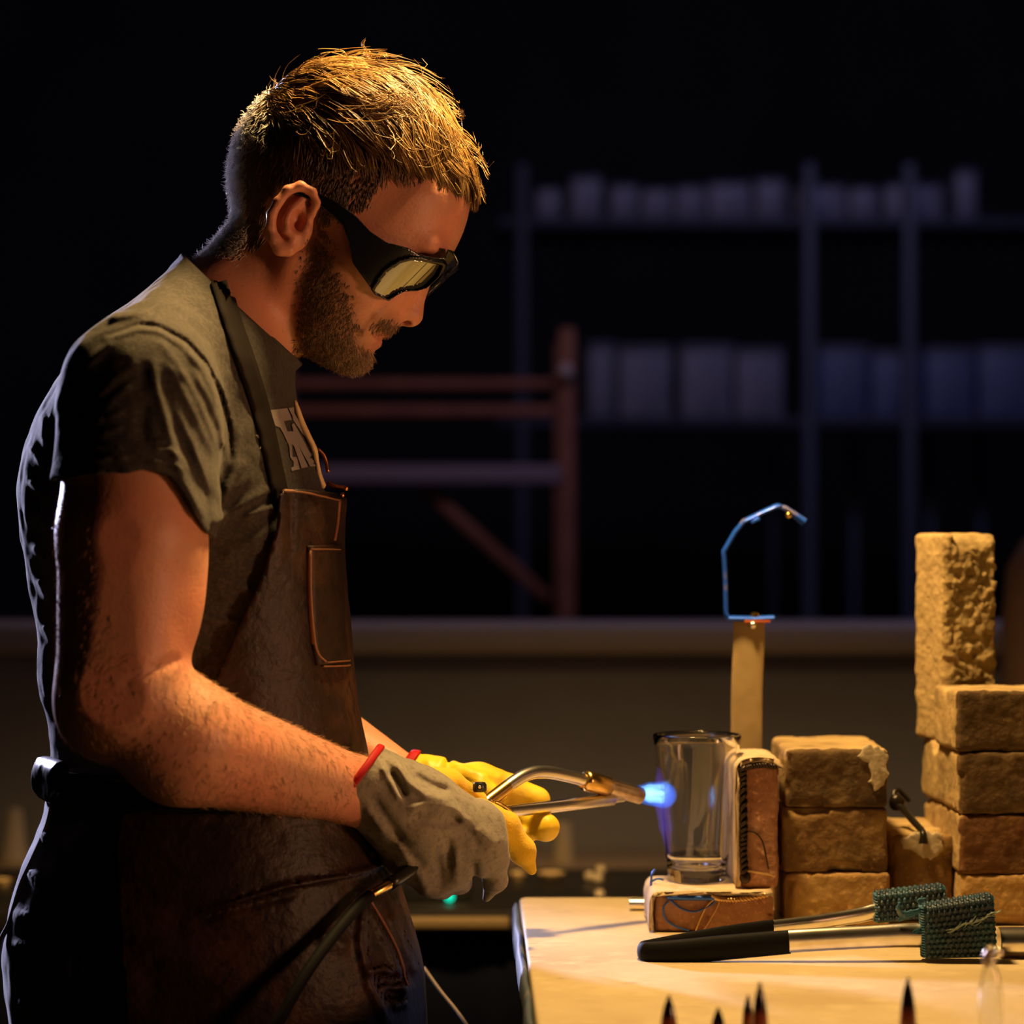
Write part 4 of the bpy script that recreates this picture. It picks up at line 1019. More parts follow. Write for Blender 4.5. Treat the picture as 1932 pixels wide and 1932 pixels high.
# pale crusts sit on two of them
for px, py, D, r, par in ((1654, 1444, 2.5632, (.0095, .0012, .022), 'fire_brick.002'), (1640, 1425, 2.5632, (.012, .0012, .007), 'fire_brick.002'), (1742, 1592, 2.5985, (.019, .0014, .012), 'fire_brick.003')):
    c = np.array(P(px, py, D)); 
    def fc(p, r=r):
        q = p*np.array([1, 0, 1]); wx = vnoise(q, 130, 3, 2)*.006; wz = vnoise(q, 130, 8, 2)*.006
        return ell(p+np.stack([wx, 0*wx, wz], -1), (0, 0, 0), r)
    V, Q = polygonise(fc, -np.array(r)-.006, np.array(r)+.006, .0011, relax=1); mesh('mortar_crust', V+c, Q, patchm, bpy.data.objects[par])

# ---- two thin bricks wrapped in felt and wire: the rest for the glass
felt = mat('felt_pad', (0.60, 0.46, 0.29), .95, noise=(60, (0.46, 0.33, 0.20), .45, .7), bump=[(400, .5, .001), (60, .3, .002)])
wire_d = mat('dark_wire', (0.05, 0.035, 0.028), .45, metal=.8)
wire_g = mat('gold_wire', (0.70, 0.47, 0.20), .35, metal=1)
wire_b = mat('bluelit_wire', (0.04, 0.14, 0.62), .3, metal=.5)  # blue light on the wire painted into its colour
def sheet(path, y0, y1, th):
    """bent sheet: side path (x,z) swept from y0 to y1 with thickness th"""
    p = np.asarray(path, float); t = np.gradient(p, axis=0); t /= np.linalg.norm(t, axis=1, keepdims=True); n = np.stack([-t[:, 1], t[:, 0]], -1)
    A = p+n*th/2; B = p-n*th/2; L = np.vstack([A, B[::-1]]); m = len(L); ys = np.linspace(y0, y1, 10); V = []; F = []
    for k, y in enumerate(ys):
        wob = .0009*vnoise(np.stack([L[:, 0], np.full(m, y), L[:, 1]], -1), 70, 4)
        V.append(np.stack([L[:, 0]+wob, np.full(m, y)+.0015*np.sin(np.arange(m)*1.7)*(k in (0, 9)), L[:, 1]+wob], -1))
    for k in range(9):
        for j in range(m): F.append((k*m+j, (k+1)*m+j, (k+1)*m+(j+1) % m, k*m+(j+1) % m))
    F.append(tuple(range(m))); F.append(tuple(9*m+j for j in range(m-1, -1, -1)))
    return np.vstack(V), F
D1 = 2.53; k1 = PX(D1); X = lambda px, D=D1: (px-966)*PX(D); Zy = lambda py, D=D1: EYE-(py-966)*PX(D)
low = root('wrapped_brick', (X(1345), D1+.05, ZT), 'thin brick lying flat in felt and blued wire under the glass', 'brick', 'felt wrapped bricks')
ztop = Zy(1690)
V, Q = brick_geo(((X(1236)+X(1462))/2, D1+.052, (ZT+ztop)/2), (X(1462)-X(1236), .104, ztop-ZT), 0, 31, chips=2, h=.0018); mesh('brick', V, Q, B_PINK, low)
pth = smoothpath([(X(1230), ZT+.002, 0), (X(1229), Zy(1725), 0), (X(1229.5), Zy(1702), 0), (X(1236), Zy(1688), 0), (X(1252), Zy(1685.5), 0), (X(1300), Zy(1686), 0), (X(1380), Zy(1686), 0), (X(1455), Zy(1686.5), 0)], 5)[:, :2]
V, F = sheet(pth, D1-.004, D1+.106, .0036); mesh('felt_pad', V, F, felt, low, label='cream felt pad bent over the brick')
ZP = Zy(1686)+.0020
up = root('wrapped_brick', (X(1432), 2.60, ZP), 'thin brick standing on end in felt beside the glass, dark wire down its edge', 'brick', 'felt wrapped bricks')
D2 = 2.548; x0, x1 = X(1398, D2), X(1469, D2); zt2 = Zy(1441, D2)
V, Q = brick_geo(((x0+x1)/2, D2+.045, (ZP+zt2)/2), (x1-x0, .09, zt2-ZP), .0, 33, chips=2, h=.0018); mesh('brick', V, Q, B_PINK, up)
pth = smoothpath([(x0-.0022, ZP+.002, 0), (x0-.0028, ZP+.05, 0), (x0-.003, zt2-.012, 0), (x0-.0005, zt2-.001, 0), (x0+.008, zt2+.0028, 0), (x1-.006, zt2+.003, 0), (x1+.001, zt2-.001, 0), (x1+.0026, zt2-.010, 0)], 5)[:, :2]
V, F = sheet(pth, D2-.003, D2+.095, .0044); mesh('felt_pad', V, F, felt, up, label='cream felt pad bent over the brick end')
def wire(name, pts, D, r, m, par, label=None, twist=0):
    c = smoothpath([tuple(P(x, y, D if len(q) == 2 else D+q[2])) for q in [list(t) for t in pts] for x, y in [q[:2]]], 6)
    if not twist: V, F = tube(c, r, 6)
    else:
        s = np.linspace(0, 1, 90); c = np.stack([np.interp(s, np.linspace(0, 1, len(c)), c[:, i]) for i in range(3)], -1); t_, a_, b2 = frames(c); pr = []
        for ph in (0, math.pi):
            an = s*twist*2*math.pi+ph; pr.append(tube(c+r*1.1*(np.cos(an)[:, None]*a_+np.sin(an)[:, None]*b2), r, 6))
        V, F = joinVF(pr)
    return mesh(name, V, F, m, par, label=label)
FD = D1-.0020
wire('binding_wire', [(1258, 1692), (1300, 1694), (1348, 1694)], FD, .0024, wire_b, low, 'blued flattened wire')
wire('binding_wire', [(1342, 1690), (1360, 1697), (1400, 1697), (1448, 1688)], FD, .0012, wire_g, low, 'twisted gold wire', twist=11)
wire('binding_wire', [(1264, 1697), (1285, 1714), (1312, 1720), (1340, 1708), (1352, 1696)], FD, .0008, wire_b, low, 'blued wire loop')
wire('binding_wire', [(1262, 1700), (1252, 1712), (1256, 1734), (1275, 1748), (1300, 1756)], FD, .0008, wire_b, low, 'thin blued wire tail')
wire('binding_wire', [(1354, 1693), (1338, 1704), (1326, 1722), (1312, 1757)], FD, .0008, wire_g, low, 'gold wire loop')
wire('binding_wire', [(1352, 1694), (1356, 1704), (1340, 1735), (1326, 1757)], FD, .0007, wire_g, low, 'gold wire tail')
for pp in ([(1228, 1672), (1230, 1650), (1236, 1640)], [(1226, 1665), (1240, 1658), (1252, 1660)]): wire('binding_wire', pp, D1+.05, .001, wire_b, low, 'loose blued wire end')
FD2 = D2-.0022
wire('binding_wire', [(1401, 1446), (1402, 1490), (1403, 1560), (1402, 1600), (1405, 1648)], FD2, .0019, wire_d, up, 'twisted dark wire down the edge', twist=9)
wire('binding_wire', [(1402, 1452), (1415, 1447), (1440, 1444), (1464, 1447)], FD2, .0013, wire_d, up, 'dark wire over the top', twist=7)
wire('binding_wire', [(1408, 1568), (1426, 1572), (1440, 1592), (1450, 1640)], FD2, .0007, wire_d, up, 'dark wire loop')
wire('binding_wire', [(1404, 1642), (1425, 1646), (1460, 1652)], FD2, .0009, wire_g, up, 'gold wire across the foot')
V, F = ball(P(1406, 1656, FD2), (.005, .003, .0055), 12, 8); mesh('wire_knot', V, F, wire_d, up)

# ---- pint glass
gx, gy = (1315-966)*PX(2.60), 2.60
R0, R1, GH, gt = .0258, .0396, .1305, .0022
prof = [(0.0, .0012), (R0-.006, .0010), (R0-.003, 0), (R0, .0016), (R0+.0003, .006)]
for s in np.linspace(0.08, 1, 14): prof.append((R0+(R1-R0)*s, GH*s))
prof += [(R1-.0004, GH+.0009), (R1-.0011, GH+.0012), (R1-.0018, GH+.0009)]
for s in np.linspace(1, 0.13, 13): prof.append((R0+(R1-R0)*s-gt, GH*s))
prof += [(R0-.004, .0125), (R0-.010, .0112), (0.0, .0108)]
V, F = lathe(prof, (gx, gy, ZP), 96)
mesh('pint_glass', V, F, glassmat('clear_glass'), None, label='clear empty pint glass in the torch flame on the felt covered brick', cat='glass', base=(gx, gy, ZP))

# ---- hook stand behind the bricks
DH = 2.705; kh = PX(DH)
hk = root('hook_stand', tuple(PT(1412, DH)), 'blued steel strip hook bolted on a tan upright strap behind the bricks', 'tool holder')
pole = smoothpath([tuple(PT(1408, DH)), tuple(P(1406, 1560, DH)), tuple(P(1408, 1420, DH)), tuple(P(1409, 1300, DH)), tuple(P(1413, 1210, DH)), tuple(P(1413, 1173, DH))], 6)
wood = mat('tan_strap_wood', (0.38, 0.27, 0.13), .55, noise=[(30, (0.29, 0.20, 0.09), .45, .7)], bump=[(80, .3, .001)])
V, F = tube(pole, .0022, 14, flat=6.6, flatdir=(1, 0, 0)); sharp(mesh('upright', V, F, wood, hk), 50)
bluelit = mat('bluelit_steel', (0.02, 0.13, 0.92), .35, metal=.35, noise=(50, (0.35, 0.30, 0.26), .58, .75))  # blue light on the hook put into the steel's base colour
hkp = [(1460, 1165), (1420, 1167), (1374, 1166), (1370, 1158), (1369, 1100), (1366, 1040), (1386, 1005), (1403, 984), (1440, 966), (1465, 955), (1482, 959), (1500, 972), (1517, 985)]
hw_ = []
for i in range(len(hkp)-1):
    for s in np.linspace(0, 1, 6, endpoint=False): hw_.append((hkp[i][0]+(hkp[i+1][0]-hkp[i][0])*s, hkp[i][1]+(hkp[i+1][1]-hkp[i][1])*s))
hw_.append(hkp[-1]); hw_ = np.array([P(x, y, DH-.002+.004*(x > 1466)) for x, y in hw_])
V, F = tube(hw_, np.interp(np.linspace(0, 1, len(hw_)), [0, .8, .9, 1], [.0024, .0024, .0030, .0040]), 12, flat=2.6, flatdir=(0, 1, 0)); sharp(mesh('hook', V, F, bluelit, hk), 50)
V, F = box(P(1425, 982, DH-.006), (.009, .006, .003), .0006, (0, -.45, 0)); mesh('hook_tab', V, F, bluelit, hk)
V, F = ball(P(1488, 972, DH-.010), .0034, 10, 6); mesh('hook_rivet', V, F, brass, hk)
V, F = lathe([(0, .004), (.004, .003), (.0048, 0), (.0048, -.001), (0, -.001)], P(1424, 1163, DH-.002), 16); sharp(mesh('bolt', V, F, brass, hk))
V, F = box(P(1428, 1172, DH-.002), (.024, .012, .0022), .0004); mesh('washer_strip', V, F, mat('red_fibre', (0.50, 0.10, 0.03), .5), hk, label='red fibre strip under the hook')
V, F = lathe([(0, 0), (.003, 0), (.0042, .003), (.0042, .006), (0, .006)], P(1421, 1186, DH-.006), 6); mesh('nut', V, F, chrome, hk)

# ---- jack tongs with webbing pads
to = root('jack_tongs', tuple(PT(1500, 2.39)), 'steel tongs with black grips and blue webbing pads lying before the bricks', 'tongs')
gp = smoothpath([tuple(P(x, y, D)) for x, y, D in ((1490, 1777, 2.365), (1400, 1785, 2.365), (1310, 1793, 2.364), (1240, 1797, 2.364), (1214, 1796, 2.369), (1211, 1793, 2.384), (1222, 1789, 2.398), (1290, 1776, 2.42), (1370, 1762, 2.44), (1458, 1750, 2.462))], 6)
V, F = tube(gp, np.interp(np.linspace(0, 1, len(gp)), [0, .18, .33, .4, .52, .7, 1], [.0048, .0050, .0044, .0040, .0036, .0034, .0034]), 18, flat=2.05, flatdir=(0, 0, 1)); gr_ = sharp(mesh('handle_grip', V, F, rubber, to, label='black rubber grip bent round both arms'), 60)
ap_ = smoothpath([tuple(P(x, y, D)) for x, y, D in ((1488, 1776, 2.365), (1560, 1772, 2.365), (1640, 1768, 2.366), (1700, 1765, 2.367), (1740, 1765, 2.368), (1850, 1762, 2.37))], 6)
V, F = tube(ap_, np.interp(np.linspace(0, 1, len(ap_)), [0, .4, .65, .78, 1], [.0062, .0062, .0066, .0066, .0060]), 24, flat=1.55, flatdir=(0, 0, 1)); sharp(mesh('arm', V, F, chrome, to, label='near polished steel arm'), 60)
ap2 = smoothpath([tuple(P(x, y, D)) for x, y, D in ((1456, 1750, 2.462), (1540, 1740, 2.48), (1620, 1727, 2.495), (1660, 1718, 2.50), (1770, 1702, 2.51))], 6)
V, F = tube(ap2, np.interp(np.linspace(0, 1, len(ap2)), [0, .4, .65, 1], [.0040, .0040, .0044, .0046]), 20, flat=1.6, flatdir=(0, 0, 1)); sharp(mesh('arm', V, F, chrome, to, label='far polished steel arm'), 60)
webm = mat('blue_webbing', (0.020, 0.046, 0.080), .45, noise=[(45, (0.025, 0.10, 0.15), .5, .68), (150, (0.15, 0.17, 0.15), .60, .75)], bump=(700, .5, .0006))
webe = mat('blue_webbing_edge', (0.03, 0.14, 0.24), .75, noise=(120, (0.25, 0.32, 0.32), .55, .7))
cream = mat('frayed_thread', (0.26, 0.34, 0.32), .8)
UB, UF = ball((0, 0, 0), 1, 8, 5)
def webbing(c4, D, th, nc, nr, label):
    """padded square of woven webbing: core slab with rows of thread humps on its faces; c4 = pixel corners tl,tr,br,bl"""
    c = [np.array(P(x, y, D)) for x, y in c4]; bl = lambda a, b: (c[0]*(1-a)+c[1]*a)*(1-b)+(c[3]*(1-a)+c[2]*a)*b
    pr = []; yv = np.array([0, th, 0]); n = 7; core = []
    for sd in (0, 1):
        for j in range(n):
            for i in range(n): core.append(bl(i/(n-1), j/(n-1))+yv*sd)
    Fc = []
    for j in range(n-1):
        for i in range(n-1): a = j*n+i; Fc += [(a, a+n, a+n+1, a+1), (n*n+a, n*n+a+1, n*n+a+n+1, n*n+a+n)]
    ed = [j for j in range(n)]+[j*n+n-1 for j in range(1, n)]+[n*n-1-j for j in range(1, n)]+[(n-1-j)*n for j in range(1, n-1)]
    for q in range(len(ed)): a, b = ed[q], ed[(q+1) % len(ed)]; Fc.append((a, b, n*n+b, n*n+a))
    core = np.array(core); pr.append((core, Fc)); Rr = np.random.default_rng(int(D*1000))
    eu = c[1]-c[0]; ev = c[3]-c[0]; lu, lv = np.linalg.norm(eu), np.linalg.norm(ev); eu = eu/lu; ev = ev/lv; M = np.stack([eu*lu/nc*.45, np.array([0, 1, 0])*.0027, ev*lv/nr*.50], 0)
    for j in range(nr):
        for i in range(nc):
            a = (i+.5+(.5 if j % 2 else 0)-.25)/nc; b = (j+.5)/nr
            if not .02 < a < .98: continue
            for sd in (0, 1): pr.append((UB*(.9+.2*Rr.random())@M+bl(a, b)+yv*sd+np.array([0, -.0002 if not sd else .0002, 0]), UF))
    for i in range(nc):                                            # humps over the top edge
        for q in (0, 1, 2): pr.append((UB@np.stack([eu*lu/nc*.42, np.array([0, 1, 0])*th*.24, ev*.0020], 0)+bl((i+.3+.25*(q % 2))/nc, 0)+yv*(.17+.33*q), UF))
    V, F = joinVF(pr); w = mesh('webbing_pad', V, F, webm, to, label=label)
    for side in (0, 1):
        pe = []
        for j in range(nr*2 if not side else nr):
            b = (j+.5)/nr/(1 if side else 2)
            if b < 1: pe.append((UB@np.stack([eu*(.0016 if side else .0023), np.array([0, 1, 0])*th*.6, ev*lv/nr*(.56 if side else .30)], 0)+bl(side, b)+yv*.5, UF))
        V, F = joinVF(pe); mesh('selvedge', V, F, webe, w, label='bright blue frayed edge')
    return w
far_p = webbing([(1655, 1688), (1782, 1673), (1788, 1728), (1656, 1742)], 2.492, .022, 12, 5, 'far dark blue webbing pad')
near_p = webbing([(1742, 1712), (1874, 1691), (1881, 1806), (1746, 1809)], 2.357, .022, 13, 10, 'near dark blue webbing pad')
fr = []
Rr = np.random.default_rng(5)
for i in range(26):
    s = i/25.; x = 1795+85*s; y = 1755-31*s+Rr.normal(0, 1.5)
    fr.append(tube(smoothpath([tuple(P(x-11, y+4+Rr.normal(0, 2), 2.3552)), tuple(P(x, y+Rr.normal(0, 2), 2.3535)), tuple(P(x+9, y-4+Rr.normal(0, 4), 2.3545))], 4), .00045, 5))
V, F = joinVF(fr); mesh('frayed_seam', V, F, cream, near_p, label='pale frayed seam across the pad')
fr = []
for pts in ([(1735, 1758), (1722, 1764), (1714, 1772)], [(1738, 1752), (1724, 1760), (1712, 1775)], [(1740, 1715), (1718, 1722), (1700, 1728), (1690, 1716)], [(1742, 1718), (1715, 1727), (1698, 1734)], [(1745, 1714), (1712, 1724), (1695, 1712)],
            [(1700, 1728), (1694, 1714), (1696, 1704)], [(1738, 1705), (1736, 1698), (1745, 1700)]):
    for q in range(3): fr.append(tube(smoothpath([tuple(P(x+Rr.normal(0, 2), y+Rr.normal(0, 2), 2.362)) for x, y in pts], 4), .0008, 5))
V, F = joinVF(fr); mesh('loose_thread', V, F, webe, near_p, label='loose blue threads')

# ---- small metal things on the table
V, F = lathe([(0, 0), (.0118, 0), (.0125, .0008), (.0125, .30), (0, .30)], PT(1884, 2.386, .0126), 32, axis=(1, .02, 0))
sharp(mesh('steel_pipe', V, F, chrome, None, label='thick steel pipe lying behind the webbing pads', cat='pipe'))
V, F = lathe([(0, 0), (.0050, 0), (.0056, .0006), (.0056, .10), (0, .10)], PT(1187, 2.668, .0057), 24, axis=(1, .0, 0))
sharp(mesh('steel_rod', V, F, chrome, None, label='short bright steel rod poking out from behind the felt wrapped brick', cat='rod'))
pk = root('bent_poker', tuple(P(1720, 1560, 2.60)), 'small blackened bent iron poker resting on the narrow brick', 'tool')
blk = mat('black_iron', (0.03, 0.026, 0.022), .3, metal=.7, bump=(150, .4, .001))
V, F = tube(smoothpath([tuple(P(x, y, D)) for x, y, D in ((1690, 1521, 2.66), (1702, 1525, 2.65), (1722, 1548, 2.622), (1738, 1566, 2.602), (1742, 1574, 2.594), (1742, 1592, 2.5925))], 5), np.r_[np.linspace(.0034, .0030, 21), np.linspace(.003, .0044, 5)], 10); mesh('shank', V, F, blk, pk)
V, F = ball(P(1692, 1514, 2.66), (.0075, .006, .008), 14, 9); mesh('knob', V, F, blk, pk)
V, F = tube(smoothpath([tuple(P(x, y, D)) for x, y, D in ((1692, 1512, 2.66), (1686, 1498, 2.665), (1694, 1490, 2.668), (1706, 1500, 2.668), (1716, 1512, 2.668))], 5), .0022, 8); mesh('prong', V, F, blk, pk)
tipm = mat('amber_glass', (0.20, 0.035, 0.012), .18, spec=.6, Coat_Weight=.3)
attr_mix(tipm, 'soot', (0.012, 0.006, 0.006))
for px, py, D, rw, lab in ((1262, 1878, 1.99, 15.5, 'first pointed amber glass rod, standing alone at the table end'), (1355, 1901, 1.99, 14, 'shortest pointed amber glass rod, between the first one and the pair'),
                           (1411, 1877, 2.02, 10.5, 'slim pointed amber glass rod, the thinner of the close pair'), (1434, 1853, 1.98, 15, 'thick pointed amber glass rod, the taller of the close pair'),
                           (1713, 1844, 1.98, 15.5, 'pointed amber glass rod standing alone before the webbing pads')):
    b = PT(px, D); hgt = EYE-(py-966)*PX(D)-ZT; r = rw*PX(D)
    pf = [(0, 0), (r*1.1, 0), (r*1.15, .001), (r*1.1, .003)]
    ss = np.linspace(0.08, 1, 16)
    for s in ss: pf.append((max(r*1.1*(1-(s**2.6))**.8*(1 if s < .97 else 1), r*.16), hgt*s))
    pf.append((0, hgt*1.003))
    V, F = lathe(pf, b, 24)
    soot = np.clip((V[:, 2]-ZT-hgt*.50)/(hgt*.12), 0, 1)
    mesh('glass_point', V, F, tipm, None, label=lab, cat='glass rod', group='pointed amber glass rods at the table end', attrs={'soot': soot}, base=b)
vb = PT(1869, 1.96); kv = PX(1.96)
vi = root('glass_vial', tuple(vb), 'slim clear glass vial with a shiny loop top at the table corner', 'vial')
h_ = EYE-(1830-966)*kv-ZT; rr = 24*kv
pf = [(0, .001), (rr*.8, 0), (rr, .003), (rr*1.02, h_*.35), (rr*.95, h_*.7), (rr*.72, h_*.92), (rr*.42, h_*1.05), (rr*.36, h_*1.1)]
pf += [(r-.0009, z+.0004) for r, z in pf[::-1][:-1]]+[(0, .0022)]
V, F = lathe(pf, vb, 40); mesh('vial_glass', V, F, glassmat('thin_glass', (.96, .97, 1)), vi)
V, F = tube(smoothpath([tuple(P(x, y, 1.96)) for x, y in ((1862, 1822), (1860, 1808), (1866, 1794), (1876, 1793), (1881, 1800))], 5), .0026, 10); mesh('loop', V, F, mat('loop_metal', (.45, .36, .27), .3, metal=1), vi)
V, F = ball(P(1883, 1797, 1.955), .0032, 14, 9); mesh('bead', V, F, chrome, vi)
V, F = lathe([(0, 0), (rr*.36, 0), (rr*.40, .004), (0, .004)], vb+np.array([0, 0, h_*1.08]), 20); mesh('stopper', V, F, chrome, vi)
# ------------------------------------------------------------------ the room and what stands far back
dark = mat('dark_paint', (0.028, 0.028, 0.034), .9, noise=(3, (0.020, 0.020, 0.024), .4, .7))
concrete = mat('concrete_floor', (0.06, 0.055, 0.05), .8, noise=(4, (0.04, 0.036, 0.032), .4, .7), bump=(30, .2, .003))
def struct(name, V, F, m):
    o = mesh(name, V, F, m, smooth=False); o['kind'] = 'structure'; return o
struct('floor', *box((0, 4.2, -.05), (7.2, 10.6, .1)), concrete)
struct('ceiling', *box((0, 4.2, 4.05), (7.2, 10.6, .1)), dark)
struct('wall_back', *box((0, 9.05, 2), (7.2, .1, 4.0)), dark)
struct('wall_front', *box((0, -.85, 2), (7.2, .1, 4.0)), dark)
struct('wall_left', *box((-3.55, 4.1, 2), (.1, 9.8, 4.0)), dark)
struct('wall_right', *box((3.55, 4.1, 2), (.1, 9.8, 4.0)), dark)
panelm = mat('partition_plaster', (0.31, 0.30, 0.355), .9, noise=(6, (0.27, 0.26, 0.31), .4, .7), bump=(200, .2, .001))
DW = 4.2
struct('wall_partition', *box((0, DW+.05, .545), (6.9, .1, 1.09)), panelm)
railm = mat('rail_paint', (0.52, 0.45, 0.42), .6)
V, F = box((0, DW+.03, 1.118), (6.9, .17, .044), .010, seg=4); o = struct('trim_1', V, F, railm); o.data.polygons.foreach_set('use_smooth', [True]*len(o.data.polygons)); sharp(o)

# bench against the partition with two clay cups
bench = root('back_bench', (0, 4.06, 0), 'long brown bench against the low partition wall', 'bench')
bwood = mat('bench_wood', (0.34, 0.24, 0.12), .7, noise=(8, (0.25, 0.17, 0.08), .4, .7))
V, F = box((0, 4.055, .795), (4.6, .27, .04), .005); sharp(mesh('bench_top', V, F, bwood, bench))
for x in (-2.2, -.75, .75, 2.2):
    V, F = box((x, 4.05, .3875), (.07, .2, .775), .004); mesh('leg', V, F, bwood, bench)
cupm = mat('clay', (0.46, 0.36, 0.24), .8)
for px, lab in ((28, 'tapered clay cup on the bench behind the man'), (1063, 'tapered clay cup on the bench beyond the gloves')):
    kx = PX(4.02); V, F = lathe([(0, 0), (30*kx, 0), (30*kx, 12*kx), (24*kx, 16*kx), (13*kx, 98*kx), (9*kx, 102*kx), (0, 102*kx)] if px < 500 else [(0, 0), (21*kx, 0), (14*kx, 72*kx), (10*kx, 76*kx), (0, 76*kx)], ((px-966)*kx, 4.02, .815), 28)
    sharp(mesh('clay_cup', V, F, cupm, None, label=lab, cat='cup', group='clay cups on the bench'), 60)

# dark table with a cloth skirt
ZK = .862
st = root('skirted_table', (-.3, 3.36, 0), 'dark table with a navy pleated skirt behind the work table', 'table')
blkw = mat('black_laminate', (0.018, 0.016, 0.015), .35)
V, F = box((-.28, 3.38, ZK-.012), (2.6, .38, .024), .003); sharp(mesh('table_top', V, F, blkw, st))
V, F = box((-.075, 3.186, ZK-.013), (.145, .012, .014), .004, seg=3); mesh('edge_highlight', V, F, mat('warm_edge_light', (0.24, 0.16, 0.07), .6), st, label='warm highlight painted on the table edge')  # warm highlight on the table edge modelled as a tan strip
xs = np.linspace(-1.55, 1.0, 520); V = []; F = []
for j, z in enumerate((ZK-.026, ZK-.12, .40, .02)):
    a = .004+.020*min(1, j*.5); ph = .4*math.sin(j)
    V += [(x, 3.215+a*math.sin(x*72+1.3*math.sin(x*9)+ph)*(.6+.4*math.sin(x*17)), z) for x in xs]
n = len(xs)
for j in range(3):
    for i in range(n-1): F.append((j*n+i, j*n+i+1, (j+1)*n+i+1, (j+1)*n+i))
navy = mat('navy_cloth', (0.003, 0.004, 0.011), .95, spec=.08)
o = mesh('skirt', np.array(V), F, navy, st); md = o.modifiers.new('thick', 'SOLIDIFY'); md.thickness = .002
for x in (-1.5, .95):
    V, F = box((x, 3.45, (ZK-.024)/2), (.05, .05, ZK-.024), .003); mesh('leg', V, F, blkw, st)
box_ = root('power_box', (P(840, 1690, 3.27).x, 3.27, ZK), 'small black box with a teal light below the grey glove', 'device')
V, F = box((P(826, 0, 3.27).x, 3.29, ZK+.014), (.075, .06, .028), .003); sharp(mesh('case', V, F, blkw, box_))
V, F = ball(P(848, 1692, 3.252), .0055, 14, 9); mesh('indicator_light', V, F, emit('teal_light', (0.0, 0.85, 0.5), 1.3), box_, label='teal indicator light')
dishm = mat('tan_brass', (0.70, 0.50, 0.24), .45, metal=.2)
for px, py, D, r, lab in ((1040, 1657, 3.46, 26, 'flat brass dish on the dark table beyond the work table edge'), (977, 1650, 3.46, 17, 'small brass dish half hidden behind the yellow glove finger'), (6, 1668, 3.40, 17, 'small brass dish on the dark table behind the hip')):
    kx = PX(D); c = ((px-966)*kx, D, ZK); V, F = lathe([(0, 0), (r*.6*kx, 0), (r*.8*kx, 6*kx), (r*kx, 13*kx), (r*.94*kx, 14*kx), (r*.75*kx, 9*kx), (0, 7*kx)], c, 28)
    sharp(mesh('brass_dish', V, F, dishm, None, label=lab, cat='dish', group='brass dishes on the dark table'), 60)
marble = mat('marble_glass', (0.60, 0.48, 0.32), .12, spec=.8)
for i, (px, D, s) in enumerate(((1133, 3.50, 3), (1112, 3.44, 1), (1128, 3.42, 1), (1131, 3.28, 1))):
    kx = PX(D); V, F = ball(((px-966)*kx, D, ZK+10*kx*1.0), 10*kx, 18, 12); mesh('glass_bead', V, F, marble, None, label=('glass bead beside the pint glass, farther back than the other three', 'middle glass bead of the dark table, set apart toward the gloves', 'middle glass bead of the dark table, next to the front one', 'glass bead beside the pint glass, lowest and in front of the others')[i], cat='bead', group='glass beads on the dark table')

# brown pallet rack behind the man
DR = 5.4; kr = PX(DR); rack = root('pallet_rack', ((830-966)*kr, DR+.2, 0), 'rusty red steel rack with beams and a brace behind the man', 'rack')
rust = mat('rust_red', (0.34, 0.125, 0.075), .6, noise=(14, (0.25, 0.085, 0.05), .4, .7))
def bar(a, b, w, d, m, par, name, label=None):
    a, b = Vector(a), Vector(b); L = (b-a).length; V, F = box((0, 0, 0), (L, d, w), .003)
    ang = math.atan2(b.z-a.z, b.x-a.x); c = (a+b)/2
    R = np.array(Matrix.Rotation(-ang, 3, 'Y')); return sharp(mesh(name, V@R.T+np.array(c), F, m, par, label=label))
for px in (500, 1070):
    for dy in (0, .5): bar(((px-966)*kr, DR+dy, .0), ((px-966)*kr, DR+dy, EYE+346*kr), 30*kr, .04, rust, rack, 'post')
for y, w, m in ((724, 18, rust), (775, 20, rust)):
    bar(((495-966)*kr, DR+.02, EYE-(y-966)*kr), ((1058-966)*kr, DR+.02, EYE-(y-966)*kr), w*kr, .05, m, rack, 'beam')
lilac = mat('lilac_lit_beam', (0.30, 0.23, 0.29), .6); bar(((495-966)*kr, DR-.01, EYE-(895-966)*kr), ((1058-966)*kr, DR-.01, EYE-(895-966)*kr), 34*kr, .05, lilac, rack, 'beam', 'beam with lilac light painted in')  # lavender light falling on this beam is put into its colour
bar(((795-966)*kr, DR+.01, EYE-(915-966)*kr), ((1035-966)*kr, DR+.01, EYE-(1130-966)*kr), 22*kr, .03, rust, rack, 'brace', 'slanting brace')
V, F = ball(P(1067, 702, DR-.03), 15*kr, 14, 9); mesh('post_cap', V, F, mat('pale_knob', (.6, .5, .48), .5), rack)

# storage shelf far behind on the blue side
DS = 6.6; ks = PX(DS); sh = root('storage_shelf', ((1480-966)*ks, DS+.2, 0), 'tall dark storage shelf full of pale bins far behind the bricks', 'shelf')
shm = mat('shelf_steel', (0.05, 0.06, 0.10), .6); postm = mat('shelf_post_blue', (0.09, 0.11, 0.17), .5)
zs1, zs2 = EYE-(410-966)*ks, EYE-(787-966)*ks
for z in (zs1, zs2): V, F = box(((1500-966)*ks, DS+.2, z-.012), (1120*ks, .42, .024), .003); sharp(mesh('board', V, F, shm, sh))
V, F = box(((1500-966)*ks, DS+.2, .30), (1120*ks, .42, .024), .003); sharp(mesh('board', V, F, shm, sh))
for px in (985, 1525, 1713, 2015):
    V, F = box(((px-966)*ks, DS-.02, zs1/2+.06), (22*ks, .03, zs1+.12), .003); mesh('upright', V, F, postm if px in (1525, 1713) else shm, sh)
for px, w in ((1640, 14), (1790, 16), (1890, 14), (1480, 10)):
    V, F = box(((px-966)*ks, DS+.3, (zs2-.03)/2+.15), (w*ks, .03, zs2-.33), .003); mesh('rear_slat', V, F, postm, sh)
